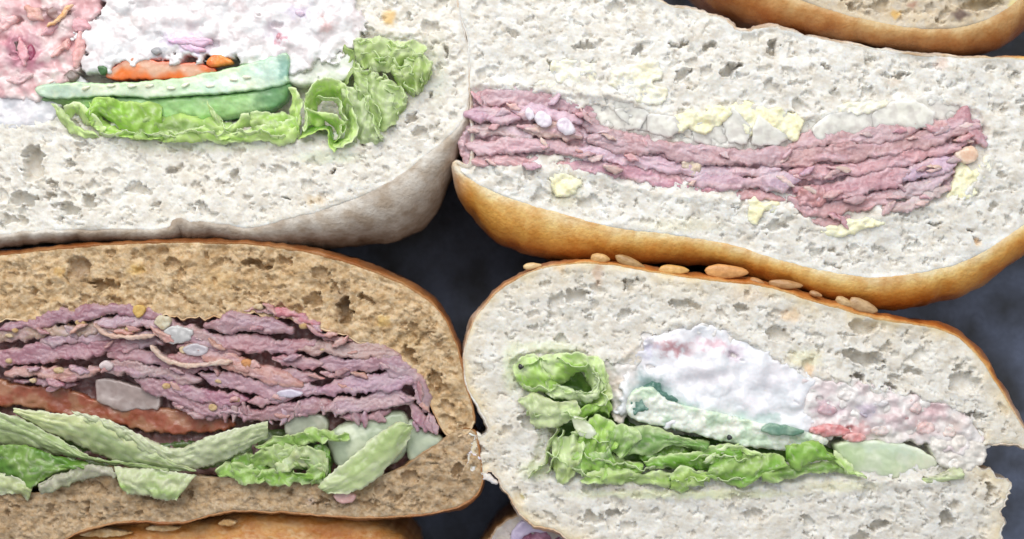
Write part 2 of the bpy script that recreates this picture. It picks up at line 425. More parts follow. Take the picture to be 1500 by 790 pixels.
def blend_spots(c, X, Y, spots):
    if not spots: return c
    Xw = X + 9 * fbm(X / 15, Y / 15, 4, 91, .6); Yw = Y + 9 * fbm(X / 15, Y / 15, 4, 95, .6)
    for (px, py, a, b, th, cc, st) in spots:
        cs, sn = math.cos(th), math.sin(th)
        q = (((Xw - px) * cs + (Yw - py) * sn) / a) ** 2 + ((-(Xw - px) * sn + (Yw - py) * cs) / b) ** 2
        e = (st * np.exp(-q ** 1.6))[..., None]
        c = c * (1 - e) + np.array(cc) * e
    return c
def lump(parent, name, poly, z0, m, c, c2=None, seed=1, amp=3.0, sc=16, rag=2.0, R=6, blobs=0, blob_r=(4, 10), blob_h=.4, fine=.12, octs=3, skirt=40, tilt=(0, 0), step=1.8, holes=0,
         sm=True, rim=None, rimw=8, csc=30, dome=0, spots=()):
    P = cr(poly, True, 8) if sm else np.array(poly, float)
    x0, y0 = P[:, :2].min(0) - 8; x1, y1 = P[:, :2].max(0) + 8
    cxy = P[:, :2].mean(0); rag = min(rag, .11 * min(np.ptp(P[:, 0]), np.ptp(P[:, 1])))
    rng = random.Random(seed)
    def sdf(X, Y): return sdf_fast(P, X, Y, 2.5) + rag * fbm(X / 17, Y / 17, 3, seed + 1, .5)
    def h(X, Y, D):
        z = z0 + tilt[0] * (X - cxy[0]) + tilt[1] * (Y - cxy[1]) + amp * fbm(X / sc, Y / sc, octs, seed + 2)
        if dome: z = z + dome * (1 - np.exp(np.minimum(D, 0) / 30))
        z = z + fine * amp * perlin(X / 4.5, Y / 4.5, seed + 4)
        B = np.zeros_like(z)
        for _ in range(blobs):
            px, py = rng.uniform(x0, x1), rng.uniform(y0, y1); r = rng.uniform(*blob_r); e = rng.uniform(.6, 1)
            th = rng.uniform(0, 3.14); cc, ss = math.cos(th), math.sin(th)
            dx, dy = X - px + 2 * perlin(X / 8, Y / 8, seed), Y - py + 2 * perlin(X / 8, Y / 8, seed + 9)
            q = ((dx * cc + dy * ss) / r) ** 2 + ((dy * cc - dx * ss) / (r * e)) ** 2
            np.maximum(B, r * blob_h * np.sqrt(np.maximum(1 - q, 0)), out=B)
        z = z + B * (.35 + .65 * sst(-.3, .3, perlin(X / 40, Y / 40, seed + 30)))
        for _ in range(holes):
            px, py = rng.uniform(x0, x1), rng.uniform(y0, y1); r = rng.uniform(3, 9)
            q = ((X - px + 3 * perlin(X / 7, Y / 7, seed + 3)) ** 2 + (1.7 * (Y - py + 3 * perlin(X / 7, Y / 7, seed + 6))) ** 2) / r ** 2
            z = z - r * 1.1 * np.sqrt(np.maximum(1 - q, 0))
        return z
    a = np.array(c); b = np.array(c2 if c2 is not None else c)
    def colf(X, Y, D, Z):
        f = sst(-.2, .45, fbm(X / csc, Y / csc, 3, seed + 12))[..., None]
        cc = a * (1 - f) + b * f
        if rim is not None:
            e = np.exp(np.minimum(D, 0) / rimw)[..., None]; cc = cc * (1 - e) + np.array(rim) * e
        return blend_spots(cc, X, Y, spots)
    return field(name, sdf, h, (x0, y0, x1, y1), m, parent, colf, step=step, skirt=skirt, R=R)

def leaf(parent, top, bot, zt, zb, c1=(.35, .5, .12), c2=(.12, .3, .03), ruf=5, fr=40, seed=1, bulge=8, wav=4, nv=None, name='lettuce_leaf', thick=2.2, edge=None, veins=1.0, fold=4.0):
    A = resample(cr(top, False, 10), step=3.0); n = max(len(A), 12); A = resample(cr(top, False, 10), n=n)
    B = resample(cr(bot, False, 10), n=n)
    L = np.hypot(*(A - B).T).max()
    nv = nv or max(8, int(L / 3.0))
    u = np.linspace(0, 1, n)[None, :] + np.zeros((nv, 1)); v = np.linspace(0, 1, nv)[:, None] + np.zeros((1, n))
    X = A[None, :, 0] * (1 - v) + B[None, :, 0] * v; Y = A[None, :, 1] * (1 - v) + B[None, :, 1] * v
    bulge = min(bulge, .14 * L)
    f = lambda z: np.interp(np.linspace(0, 1, n), np.linspace(0, 1, len(np.atleast_1d(z))), np.atleast_1d(z))
    Z = f(zt)[None, :] * (1 - v) + f(zb)[None, :] * v + bulge * np.sin(np.pi * v)
    Ls = np.r_[0, np.cumsum(np.hypot(*(A[1:] - A[:-1]).T))][None, :]
    ph = Ls / fr
    ew = .35 + .65 * np.abs(2 * v - 1) ** 1.5
    rf = np.sin(2 * np.pi * ph + 2.5 * perlin(ph * .7, v * 1.2, seed))
    Z = Z + ruf * ew * rf + ruf * .8 * fbm(ph * 1.3, v * 1.8, 3, seed + 2) + fold * (1 - 2 * np.abs(perlin(X / 19, Y / 19, seed + 8)) ** .8) + .4 * fold * (1 - 2 * np.abs(perlin(X / 8, Y / 8, seed + 18)))
    nx = -(B - A)[:, 1]; ny = (B - A)[:, 0]; nn = np.hypot(nx, ny) + 1e-6
    X = X + wav * ew * perlin(ph * 2.2, v * 1.5, seed + 3); Y = Y + wav * ew * perlin(ph * 2.2, v * 1.5, seed + 4)
    jg = np.exp(-v * L / 7) + np.exp(-(1 - v) * L / 7)
    X = X + 2.2 * jg * perlin(Ls / 6.0, v * 0 + seed * .31, seed + 14); Y = Y + 2.2 * jg * perlin(Ls / 6.0, v * 0 + seed * .17, seed + 15)
    Z = Z + 2.2 * fbm(Ls / 18, v * L / 18, 2, seed + 16)
    # veins branching from the rib
    vn = np.abs(perlin(ph * 2.0 + v * 1.2, v * 2.4 - ph * .6, seed + 5))
    Z = Z - veins * 3.0 * np.exp(-(vn / .07) ** 2)
    g = sst(-.4, .6, fbm(ph * .9, v * 1.3, 3, seed + 6) + (v - .5) * .6)
    col = np.array(c1) * (1 - g[..., None]) + np.array(c2) * g[..., None]
    col = col + (np.array([.82, .90, .62]) - col) * (.5 * np.exp(-(vn / .07) ** 2))[..., None]
    if edge is not None:
        e = (np.exp(-v * L / 4) + .8 * np.exp(-(1 - v) * L / 3.5)).clip(0, 1)[..., None]; col = col * (1 - e) + np.array(edge) * e
    idx = np.arange(X.size).reshape(X.shape)
    F = np.stack([idx[:-1, :-1].ravel(), idx[:-1, 1:].ravel(), idx[1:, 1:].ravel(), idx[1:, :-1].ravel()], 1)
    o = link_mesh(name, np.stack([X.ravel(), Y.ravel(), Z.ravel()], 1), F, M_leaf, parent, col.reshape(-1, 3))
    md = o.modifiers.new('thickness', 'SOLIDIFY'); md.thickness = thick * .4 * S; md.offset = 0
    return o

def frill(parent, path, amp, wl, depth, z, lean=(0, 10), c1=(.35, .5, .12), c2=(.12, .3, .03), seed=1, edge=(.55, .68, .3)):
    """curly lettuce rim: a meandering edge with the blade dropping away beneath it"""
    P = resample(cr(path, False, 10), step=1.2)
    T = np.gradient(P, axis=0); T /= np.hypot(*T.T)[:, None]; Nn = np.c_[-T[:, 1], T[:, 0]]
    s = np.arange(len(P)) * 1.2
    ph = s / wl + .6 * perlin(s / wl / 2, s * 0 + .4, seed)
    A = P + Nn * (amp * np.sin(2 * np.pi * ph) * (.6 + .6 * perlin(ph / 2, ph * 0, seed + 1) + .2))[:, None] + T * (amp * .55 * np.sin(4 * np.pi * ph + 1))[:, None]
    B = P * .45 + A * .55 + np.array(lean)
    return leaf(parent, A[::2], B[::2], [z, z + 4, z - 2, z + 3, z], [z - depth], c1, c2, ruf=2.5, fr=wl, seed=seed, bulge=3, wav=1.5, edge=edge, nv=14, name='lettuce_leaf', thick=2.0)

def seed_obj(parent, x, y, z, a, b, hgt, ang, col, sd, name='seed'):
    nu, nv = 22, 12
    u = np.linspace(0, 2 * np.pi, nu, endpoint=False)[None, :]; v = np.linspace(-np.pi / 2, np.pi / 2, nv)[:, None]
    ex = np.cos(v) * np.cos(u); ey = np.cos(v) * np.sin(u); ez = np.sin(v) + 0 * u
    ex = ex * (1 + .0 * u); ey = ey * (1 - .28 * ex)          # teardrop
    r = 1 + .10 * perlin(ex * 2 + sd, ey * 2 + ez, sd)
    X = x + (ex * a * math.cos(ang) - ey * b * math.sin(ang)) * r; Y = y + (ex * a * math.sin(ang) + ey * b * math.cos(ang)) * r
    Z = z + ez * hgt * r
    idx = np.arange(nu * nv).reshape(nv, nu); nx = np.roll(idx, -1, 1)
    F = np.stack([idx[:-1].ravel(), idx[1:].ravel(), nx[1:].ravel(), nx[:-1].ravel()], 1)
    c = np.ones((nu * nv, 3)) * np.array(col) * (1 + .2 * perlin(ex * 3, ey * 3 + ez, sd + 1).reshape(-1, 1))
    return link_mesh(name, np.stack([X.ravel(), Y.ravel(), Z.ravel()], 1), F, M_seed, parent, c)
#@@SANDWICHES
WHITE = (.82, .80, .755); OR = (.62, .30, .085)
PI = math.pi
# ================================================================== A  white floury roll, chicken salad
A = thing('sandwich', 'floury white roll at upper left with creamy salad, tomato, cucumber and curly lettuce', 300, 120)
bread(A, [(-230, 60, 20, 0), (-150, -120, 20, 0), (100, -200, 20, 0), (420, -190, 20, 0), (600, -120, 8, 0), (668, -30, 6, 1), (676, 30, 3, 1), (688, 90, 3, 1), (686, 150, 5, 1),
          (668, 190, 22, 1), (628, 225, 50, 1.5), (570, 268, 82, 1.5), (490, 303, 62, 1.5), (420, 322, 44, 1.5), (372, 334, 28, 1), (330, 331, 26, 2), (262, 322, 34, 3), (240, 336, 22, 2),
          (150, 337, 20, 2), (60, 338, 20, 2), (-60, 340, 20, 1), (-180, 250, 20, 0)],
      [(-120, 190), (0, 186), (90, 186), (110, 203), (300, 205), (400, 206), (490, 220), (545, 208), (598, 160), (636, 105), (626, 56), (555, 48), (525, 30), (500, -20), (440, -110), (0, -120), (-150, -20)],
      M_crumb, M_dust, WHITE,
      [(0, (.76, .71, .64)), (.2, (.64, .58, .51)), (.6, (.54, .47, .40)), (1, (.40, .33, .26)), (1.6, (.4, .33, .24))], seed=3, pdepth=48, layer_dir=.15,
      spots=[(570, 27, 11, 12, (.75, .52, .22), .9), (460, 293, 18, 7, (.70, .55, .36), .6), (135, 60, 5, 5, (.6, .5, .3), .3), (478, 35, 9, 8, (.8, .5, .42), .5), (500, 18, 14, 10, (.8, .65, .45), .5), (300, 214, 120, 7, (.74, .78, .58), .6), (480, 230, 50, 10, (.74, .80, .62), .6), (640, 100, 16, 50, (.78, .80, .68), .5)],  # green spots put light through the lettuce into the crumb colour
      bigpores=[(48, 240, 16, 28, 0.1, 16), (36, 292, 20, 11, 0, 12), (132, 296, 12, 9, .5, 12), (102, 305, 14, 9, .3, 12), (76, 268, 5, 6, 0, 8), (101, 240, 8, 5, 0, 8), (205, 278, 20, 7, .1, 8), (250, 250, 10, 5, 0, 9),
                (345, 258, 9, 10, .3, 8), (14, 322, 9, 7, 0, 7), (75, 287, 8, 4, 0, 7), (420, 292, 9, 4, .2, 7), (488, 252, 7, 4, 0, 8), (655, 75, 4, 12, 0, 9), (630, 140, 4, 9, .4, 8), (600, 175, 14, 5, -.8, 8)])
PK = (.72, .44, .45); PKL = (.84, .70, .68)
lump(A, 'salad_filling', [(-150, -130), (180, -120), (150, 0), (128, 50), (112, 110), (88, 128), (55, 148), (-30, 140), (-150, 150)], 2, M_cream, PKL, (.74, .46, .47), 11, amp=8, sc=26, octs=2, rag=7, blobs=140, blob_r=(4, 13), holes=26, spots=[
    (30, 70, 30, 34, 0, (.50, .18, .26), .8), (50, 95, 20, 14, 0, (.46, .14, .22), .7), (20, 40, 30, 14, 0, (.72, .44, .44), .6), (85, 20, 34, 14, 0, (.42, .26, .28), .8), (110, 70, 16, 34, 0, (.76, .46, .48), .7), (70, 60, 20, 20, 0, (.80, .56, .56), .6),
    (130, 20, 20, 16, 0, (.70, .42, .44), .6), (104, 112, 12, 9, 0, (.26, .20, .18), .9), (10, 120, 30, 10, 0, (.78, .6, .6), .6), (-40, 60, 40, 40, 0, (.66, .36, .38), .7)])
lump(A, 'salad_filling', [(-150, 120), (-20, 140), (40, 112), (80, 96), (116, 112), (128, 128), (96, 150), (84, 168), (60, 186), (-20, 192), (-150, 192)], -2, M_cream, (.72, .70, .72), (.60, .60, .63), 12, amp=4, sc=40, rag=3, blobs=18, blob_r=(5, 12))
lump(A, 'salad_filling', [(152, -120), (480, -115), (520, 0), (532, 52), (505, 76), (470, 96), (425, 112), (380, 96), (330, 86), (200, 92), (150, 108), (118, 104), (126, 70), (112, 50), (130, 30), (150, 10), (140, -20), (165, -60)], 6, M_cream, (.86, .84, .84), (.72, .66, .66), 13, amp=6, sc=34, octs=2, rag=11, blobs=160, blob_r=(4, 16), blob_h=.35, holes=22, spots=[(275, 62, 36, 9, .1, (.66, .50, .72), .8), (230, 76, 10, 7, 0, (.42, .44, .48), .8), (300, 75, 16, 6, 0, (.7, .56, .74), .6), (440, 20, 24, 10, .2, (.80, .74, .86), .7), (405, 50, 16, 14, .8, (.62, .54, .60), .7), (416, 60, 6, 5, 0, (.55, .2, .26), .8),
    (478, 38, 10, 9, 0, (.84, .56, .54), .7), (350, 30, 14, 9, 0, (.72, .66, .62), .6), (190, 30, 20, 9, .4, (.80, .70, .66), .5), (380, 70, 14, 9, 0, (.76, .70, .68), .6), (500, 66, 9, 7, 0, (.66, .6, .58), .7), (350, 10, 14, 6, 0, (.62, .5, .5), .6)])
lump(A, 'salad_filling', [(425, 84), (480, 80), (520, 70), (532, 96), (500, 118), (450, 126), (420, 118)], -2, M_cream, (.82, .84, .76), None, 14, amp=3, sc=30)
for i, (x0, y0, x1, y1, wd, c, z) in enumerate([
        (8, 92, 16, 60, 7, (.50, .2, .26), 0), (36, 96, 30, 60, 7, (.72, .40, .45), 8), (52, 92, 46, 66, 6, (.42, .12, .18), -2), (62, 50, 96, 20, 8, (.72, .46, .46), 4),
        (120, 50, 112, 96, 10, (.74, .42, .42), 7), (100, 30, 130, 40, 9, (.70, .42, .42), 6), (80, 84, 100, 60, 8, (.76, .5, .5), 8), (12, 118, 44, 108, 7, (.76, .52, .52), 4),
        (250, 60, 310, 62, 8, (.66, .48, .66), 10), (264, 66, 300, 74, 6, (.7, .55, .72), 11), (-20, 40, 20, 30, 12, (.72, .5, .5), 7), (40, 10, 62, 28, 10, (.70, .42, .40), 6)]):
    meat_slice(A, [(x0, y0), ((x0 + x1) / 2 + 2, (y0 + y1) / 2 + 2), (x1, y1)], wd, z + 3, 0.1, 60 + i, c, tuple(min(1, q * 1.15) for q in c), name='meat_chunk' if i not in (8, 9) else 'red_onion_piece', skirt=14, rag=2, lump=3)
meat_slice(A, [(72, 40), (90, 28), (100, 14), (108, 8)], 3.6, 15, 0, 77, (.75, .40, .16), (.8, .5, .25), name='carrot_shred', skirt=6, rag=1.2, lump=1.5, m=M_veg)
for i, (x, y, a, b, cc) in enumerate([(24, 66, 6, 15, (.10, .05, .05)), (46, 78, 7, 13, (.30, .06, .12)), (106, 112, 12, 9, (.22, .17, .15)), (88, 20, 20, 12, (.30, .18, .17)), (230, 76, 8, 6, (.35, .35, .36)), (440, 20, 8, 6, (.75, .6, .72)), (410, 55, 5, 7, (.6, .3, .35)), (476, 40, 7, 8, (.8, .5, .45))]):  # first two pieces are dark holes, their shade put into the colour
    lump(A, 'olive_and_hole_piece' if i in (0, 2, 3) else 'salad_chunk_and_hole', [(x - a, y), (x, y - b), (x + a, y + 1), (x + 1, y + b)], 9 if i > 3 else 6, M_veg, cc, None, 80 + i, amp=1.4, sc=9, rag=1.5, R=3, skirt=12)
lump(A, 'tomato_slice', [(155, 112), (165, 98), (182, 88), (205, 86), (240, 91), (275, 92), (305, 97), (315, 106), (285, 114), (240, 117), (195, 116), (165, 117)], 4, M_veg, (.84, .22, .04), (.76, .48, .34), 20, amp=1.0, sc=22, rag=2, R=2, csc=50, tilt=(0, -.1), rim=(.66, .08, .02), rimw=3)
lump(A, 'tomato_slice', [(303, 92), (312, 82), (328, 83), (342, 92), (325, 98), (310, 99)], 10, M_veg, (.85, .30, .06), (.8, .2, .05), 21, amp=2, sc=12, rag=1.5, R=4, skirt=16)
lump(A, 'herb_piece', [(143, 101), (148, 95), (156, 97), (160, 106), (150, 111)], 10, M_veg, (.07, .17, .06), None, 22, amp=1.5, sc=9, rag=1.5, R=3, skirt=12)
lump(A, 'cucumber_slice', [(58, 128), (110, 122), (180, 122), (250, 117), (320, 105), (380, 90), (421, 80), (424, 112), (421, 124), (370, 134), (300, 140), (220, 144), (150, 142), (90, 146), (62, 142)], 12, M_veg, (.82, .88, .70), (.64, .80, .56), 23, amp=2.0, sc=30, rag=1.6, R=3, csc=50, spots=[(90, 134, 40, 12, 0, (.42, .56, .48), .7), (400, 105, 34, 26, 0, (.42, .64, .56), .7), (330, 122, 50, 12, -.2, (.60, .80, .72), .5), (200, 134, 70, 8, 0, (.66, .74, .58), .5), (418, 100, 8, 24, 0, (.16, .36, .30), .7)], rim=(.36, .58, .30), rimw=3, skirt=20)
lump(A, 'cucumber_skin', [(62, 143), (150, 141), (230, 143), (320, 138), (380, 131), (422, 122), (424, 136), (405, 158), (360, 170), (280, 178), (200, 176), (120, 162), (75, 152)], 1, M_veg, (.46, .76, .28), (.62, .86, .46), 24, amp=3, sc=26, rag=1.2, R=9, spots=[(270, 156, 90, 14, 0, (.46, .72, .34), .6), (400, 140, 30, 30, 0, (.10, .28, .12), .8), (90, 150, 30, 10, 0, (.16, .24, .08), .8)], csc=60, tilt=(0, -.35), skirt=20, rim=(.16, .40, .14), rimw=4)
rng = random.Random(9)
for i in range(9):
    x = 130 + i * 30 + rng.uniform(-8, 8)
    seed_obj(A, x, 132 - max(0, x - 250) * .13 + rng.uniform(-5, 4), 14, 6.5, 2.6, 2.2, rng.uniform(-.5, .3), (.86, .88, .70), 900 + i, 'cucumber_seed')
LP = (.66, .90, .28); LG = (.42, .72, .12); LY = (.76, .92, .38); LE = (.84, .96, .56)
leaf(A, [(76, 153), (92, 158), (104, 172), (118, 186), (142, 196)], [(88, 160), (90, 182), (106, 196), (124, 200), (146, 203)], [10, 8, 6], [4, 2, -2], LP, (.44, .58, .22), seed=31, ruf=3, edge=LE)
leaf(A, [(96, 160), (120, 150), (140, 168), (160, 190)], [(100, 178), (112, 168), (128, 184), (150, 200)], [14, 16, 12], [2, -6, -4], LY, LP, seed=32, ruf=3, edge=LE)
leaf(A, [(130, 165), (140, 146), (170, 148), (200, 152), (236, 152)], [(136, 184), (150, 172), (176, 190), (200, 200), (240, 204)], [8, 14, 8, -2], [2, -4, 2, -8], LG, (.30, .50, .08), seed=33, ruf=5, edge=LP)
leaf(A, [(132, 150), (134, 180), (150, 192), (184, 202), (240, 206)], [(140, 156), (150, 176), (170, 184), (200, 196), (240, 198)], [12, 10, 6], [-8], LG, LP, seed=34, ruf=3, edge=LP)
leaf(A, [(190, 172), (240, 168), (290, 168), (316, 176), (340, 182)], [(200, 204), (250, 208), (290, 206), (320, 206), (345, 204)], [-6, 0, -2, 0], [6, 2, 8, 4], (.32, .48, .14), LP, seed=35, ruf=7, fr=60)
leaf(A, [(306, 150), (320, 172), (336, 190), (352, 176), (366, 168)], [(312, 176), (326, 192), (340, 200), (356, 190), (372, 184)], [10, 6, 12, 14], [0, -4, 0, 0], LP, (.46, .60, .26), seed=36, ruf=3, edge=LE)
leaf(A, [(250, 200), (300, 186), (340, 196), (380, 186), (420, 176), (438, 170)], [(250, 208), (300, 206), (340, 212), (380, 208), (420, 212), (440, 200)], [8, 10, 6, 10, 4], [2], LP, LG, seed=37, ruf=4, edge=LE)
leaf(A, [(366, 166), (400, 164), (428, 168), (440, 178)], [(372, 196), (404, 204), (430, 206), (440, 204)], [8, 4, 8], [-2], (.50, .66, .24), LG, seed=38, ruf=5, edge=LE)
leaf(A, [(424, 128), (436, 132), (444, 156), (440, 184)], [(430, 150), (424, 168), (432, 186), (436, 204)], [10, 14, 10], [-6], LY, LP, seed=39, ruf=4, edge=LE)
leaf(A, [(446, 148), (462, 122), (494, 118), (512, 142), (526, 180), (516, 208), (490, 221)], [(458, 168), (470, 148), (488, 146), (500, 164), (506, 182), (500, 198), (486, 206)], [16, 20, 20, 18, 16, 14, 10], [-20, -22, -20, -14], LP, LG, seed=40, ruf=4, edge=LE, nv=20)
leaf(A, [(446, 152), (450, 186), (444, 194), (452, 160), (472, 168), (490, 166), (508, 186), (500, 204)], [(456, 150), (460, 176), (470, 190), (476, 178), (484, 186), (492, 192), (492, 204), (484, 212)], [14, 16, 12, 14, 16, 12], [-14], LP, LG, seed=41, ruf=3, edge=LE)
leaf(A, [(440, 206), (456, 198), (472, 192), (484, 196), (482, 214), (492, 222)], [(446, 178), (462, 180), (478, 182), (490, 196), (494, 206), (500, 212)], [12, 14, 12], [-20], (.46, .64, .16), (.14, .36, .03), seed=42, ruf=4, edge=LP)
leaf(A, [(500, 128), (520, 130), (540, 140), (556, 190), (562, 202)], [(504, 160), (514, 190), (522, 210), (545, 214), (560, 205)], [4, 8, 2, 0], [-6, -6, 0], (.62, .74, .40), (.48, .62, .28), seed=43, ruf=4, fr=22, edge=LE)
leaf(A, [(520, 100), (545, 106), (566, 118), (590, 130), (598, 150)], [(520, 140), (540, 170), (560, 196), (580, 180), (594, 158)], [8, 12, 12, 6], [-2, 0, 2, 0], (.60, .74, .36), (.46, .62, .22), seed=44, ruf=5, fr=28, edge=LE)
leaf(A, [(518, 58), (550, 56), (584, 62), (612, 62), (628, 72)], [(524, 96), (540, 104), (566, 108), (584, 102), (600, 98)], [10, 16, 12, 8], [4, 12, 8, 2], (.60, .74, .34), (.44, .60, .18), seed=45, ruf=6, fr=34, edge=LE)
leaf(A, [(572, 100), (596, 92), (614, 84), (632, 92), (634, 112)], [(584, 128), (600, 134), (612, 140), (622, 130), (626, 118)], [12, 8, 14, 6], [0, 6, 8, 0], (.58, .72, .30), (.40, .56, .16), seed=46, ruf=7, fr=20, edge=LE)
frill(A, [(560, 70), (590, 78), (612, 96), (622, 120)], 9, 34, 26, 17, (-4, 8), LP, (.30, .48, .10), seed=47, edge=LE)
frill(A, [(530, 72), (560, 88), (590, 110), (608, 134)], 7, 40, 26, 16, (-4, 10), LP, (.36, .54, .14), seed=48, edge=LE)
frill(A, [(536, 118), (550, 150), (562, 190)], 5, 50, 24, 16, (-6, 2), (.60, .74, .36), LP, seed=49, edge=LE)
leaf(A, [(506, 66), (520, 80), (520, 104), (510, 124)], [(500, 80), (504, 92), (504, 108), (500, 124)], [4], [-16], (.42, .56, .2), LP, seed=50, ruf=4)

def curls(parent, specs, sd, c1, c2, edge):
    for i, (path, am, wl, dp, z, ln) in enumerate(specs):
        frill(parent, path, am, wl, dp, z, ln, c1 if i % 2 else c2, c2, seed=sd + i, edge=edge)
curls(A, [([(522, 62), (556, 64), (592, 70), (620, 84)], 5, 26, 18, 20, (-2, 8)), ([(548, 84), (580, 92), (606, 106), (624, 124)], 6, 24, 18, 19, (-4, 8)), ([(520, 96), (546, 108), (574, 122), (596, 144)], 6, 30, 18, 17, (-3, 9)),
          ([(524, 126), (536, 150), (548, 180), (556, 204)], 4, 32, 18, 14, (5, 2)), ([(566, 124), (578, 148), (584, 170)], 5, 26, 18, 15, (-5, 2)), ([(250, 196), (290, 192), (330, 196), (370, 192), (420, 200)], 4, 30, 14, 14, (0, 6)),
          ([(150, 196), (190, 194), (240, 198), (280, 200)], 3, 34, 12, 12, (0, 5)), ([(470, 140), (496, 150), (508, 176), (500, 200)], 4, 30, 18, 20, (-6, 2))], 340, LP, LY, LE)

# ================================================================== B  glazed white roll, sliced meat
B = thing('sandwich', 'glazed white roll at upper right stuffed with thick pink sliced meat, raw onion and butter', 1090, 230)
bread(B, [(688, 128, 2, 2, 0), (686, 60, 3, 1, 0), (672, 10, 3, 1, 0), (676, -60, 6, 0, .3), (760, -95, 6, 0), (860, -60, 6, 0), (960, 0, 4, 2, .4), (1010, 14, 4, 2, .2), (1056, 28, 4, 3, .1), (1092, 46, 4, 3, .1), (1128, 40, 3, 3, .1), (1190, 54, 3, 2, .1), (1300, 75, 3, 1, .1), (1400, 84, 3, 1, .2),
          (1510, 90, 5, 0), (1560, 130, 18, 0), (1580, 210, 30, 0), (1550, 290, 36, 0), (1500, 330, 36, 0), (1455, 362, 38, 1), (1400, 388, 46, 1), (1340, 402, 48, 1), (1290, 408, 46, 1), (1230, 402, 42, 1), (1150, 384, 36, 1), (1060, 358, 34, 1), (980, 344, 44, 1),
          (900, 334, 56, 1), (820, 314, 68, 1), (750, 292, 66, 1), (700, 270, 38, 1), (674, 250, 16, 1, .5), (668, 238, 6, 1, .3), (690, 236, 2, 1, 0)],
      [(640, 130), (720, 124), (790, 130), (840, 136), (900, 140), (960, 162), (1010, 182), (1100, 165), (1190, 168), (1270, 156), (1340, 148), (1400, 150), (1440, 165), (1452, 205), (1440, 250), (1410, 290), (1360, 305), (1290, 318), (1210, 338), (1150, 306), (1060, 292), (960, 282),
       (860, 252), (770, 250), (720, 246), (640, 246)],
      M_crumb, M_crust, (.82, .81, .78),
      [(0, (.84, .72, .46)), (.22, (.88, .62, .24)), (.45, (.90, .48, .11)), (.8, (.78, .36, .07)), (1, (.42, .20, .07)), (1.6, (.32, .17, .09))], seed=14, pdepth=48, layer_dir=.1,
      spots=[(1380, 92, 10, 10, (.82, .6, .5), .5), (1470, 355, 6, 5, (.8, .4, .15), .6), (1432, 355, 6, 4, (.82, .5, .2), .5), (1310, 120, 12, 7, (.82, .66, .5), .4), (830, 280, 25, 25, (.8, .76, .58), .6), (1000, 330, 60, 12, (.8, .76, .60), .6)],
      bigpores=[(1070, 102, 18, 8, -.55, 14), (935, 74, 10, 6, -.6, 10), (1132, 68, 8, 12, .3, 12), (1000, 108, 14, 7, -.4, 9), (995, 65, 14, 4, -.1, 9), (858, 68, 14, 6, .2, 8), (1320, 110, 12, 4, -.1, 8), (752, 50, 8, 6, 0, 7), (1040, 66, 12, 5, -.4, 9), (1140, 330, 14, 8, 0, 8),
                (1420, 340, 6, 3, 0, 7), (1220, 390, 15, 3, 0, 6), (860, 300, 12, 12, 0, 6), (1370, 330, 10, 4, 0, 7), (1210, 100, 8, 4, .5, 7)])
MB1 = (.54, .37, .40); MB2 = (.58, .45, .50); MB3 = (.57, .35, .38)
mb = [  # path, half width, z, colour
    ([(690, 145), (740, 140), (790, 146), (840, 152), (868, 168)], 15, -2, MB1), ([(684, 168), (720, 170), (760, 172)], 13, 6, MB1), ([(690, 192), (730, 190), (775, 196)], 12, 3, MB2),
    ([(686, 214), (720, 216), (770, 212), (800, 216)], 12, 5, MB1), ([(688, 236), (730, 236), (780, 236), (830, 240)], 10, 0, MB3), ([(752, 160), (800, 168), (850, 176)], 12, 5, MB2),
    ([(770, 190), (810, 190), (850, 198)], 11, 6, MB1), ([(760, 208), (800, 212), (850, 222), (880, 226)], 9, 3, MB1), ([(850, 168), (870, 186), (900, 202), (950, 208)], 12, 2, MB1),
    ([(866, 204), (930, 210), (1000, 222), (1070, 232), (1140, 228), (1190, 222)], 14, 4, MB1), ([(840, 222), (900, 228), (960, 238), (1020, 250), (1080, 252), (1140, 250)], 11, 2, MB2),
    ([(820, 240), (880, 246), (940, 256), (1000, 268), (1050, 276)], 12, 0, MB3), ([(1160, 216), (1210, 200), (1260, 202), (1310, 192), (1350, 184)], 13, 4, MB1), ([(1140, 240), (1200, 226), (1260, 222), (1320, 212), (1380, 196), (1430, 184)], 13, 6, MB3),
    ([(1010, 262), (1080, 268), (1140, 266), (1170, 262)], 12, 4, MB2), ([(1000, 280), (1060, 284), (1120, 286), (1150, 292)], 8, -2, MB1), ([(1160, 252), (1220, 250), (1280, 240), (1340, 228), (1400, 214)], 13, 4, MB3),
    ([(1166, 276), (1200, 284), (1240, 276), (1290, 262), (1330, 252)], 14, 6, MB3), ([(1160, 292), (1190, 306), (1230, 302), (1290, 290), (1320, 280)], 12, 3, MB1), ([(1180, 312), (1210, 324), (1240, 322)], 9, -1, (.5, .36, .34)),
    ([(1320, 262), (1350, 248), (1390, 238), (1400, 232)], 12, 6, MB2), ([(1310, 285), (1340, 276), (1370, 262), (1396, 252)], 11, 4, MB2), ([(1296, 306), (1330, 300), (1360, 288), (1388, 274)], 11, 6, (.56, .46, .48)),
    ([(1380, 190), (1405, 176), (1418, 164), (1422, 190), (1444, 212)], 8, 6, MB3), ([(1340, 182), (1370, 184), (1400, 192)], 9, 8, MB3), ([(1400, 214), (1425, 200), (1442, 202)], 7, 3, MB1)]
lump(B, 'meat_bed', [(676, 132), (780, 128), (850, 146), (880, 190), (960, 204), (1080, 218), (1180, 214), (1280, 196), (1400, 166), (1444, 190), (1430, 230), (1390, 280), (1320, 306), (1220, 330), (1150, 300), (1060, 290), (940, 272), (840, 250), (740, 246), (680, 242)], -7, M_meat, MB1, MB2, 99, amp=6, sc=12, rag=3, R=6, skirt=40)
for i, (pts, wd, z, c) in enumerate(mb):
    meat_slice(B, pts, wd, z, .3, 100 + i, c, tuple(np.array(c) * .6 + np.array(MB2) * .45), rag=3.4, lump=3.4)
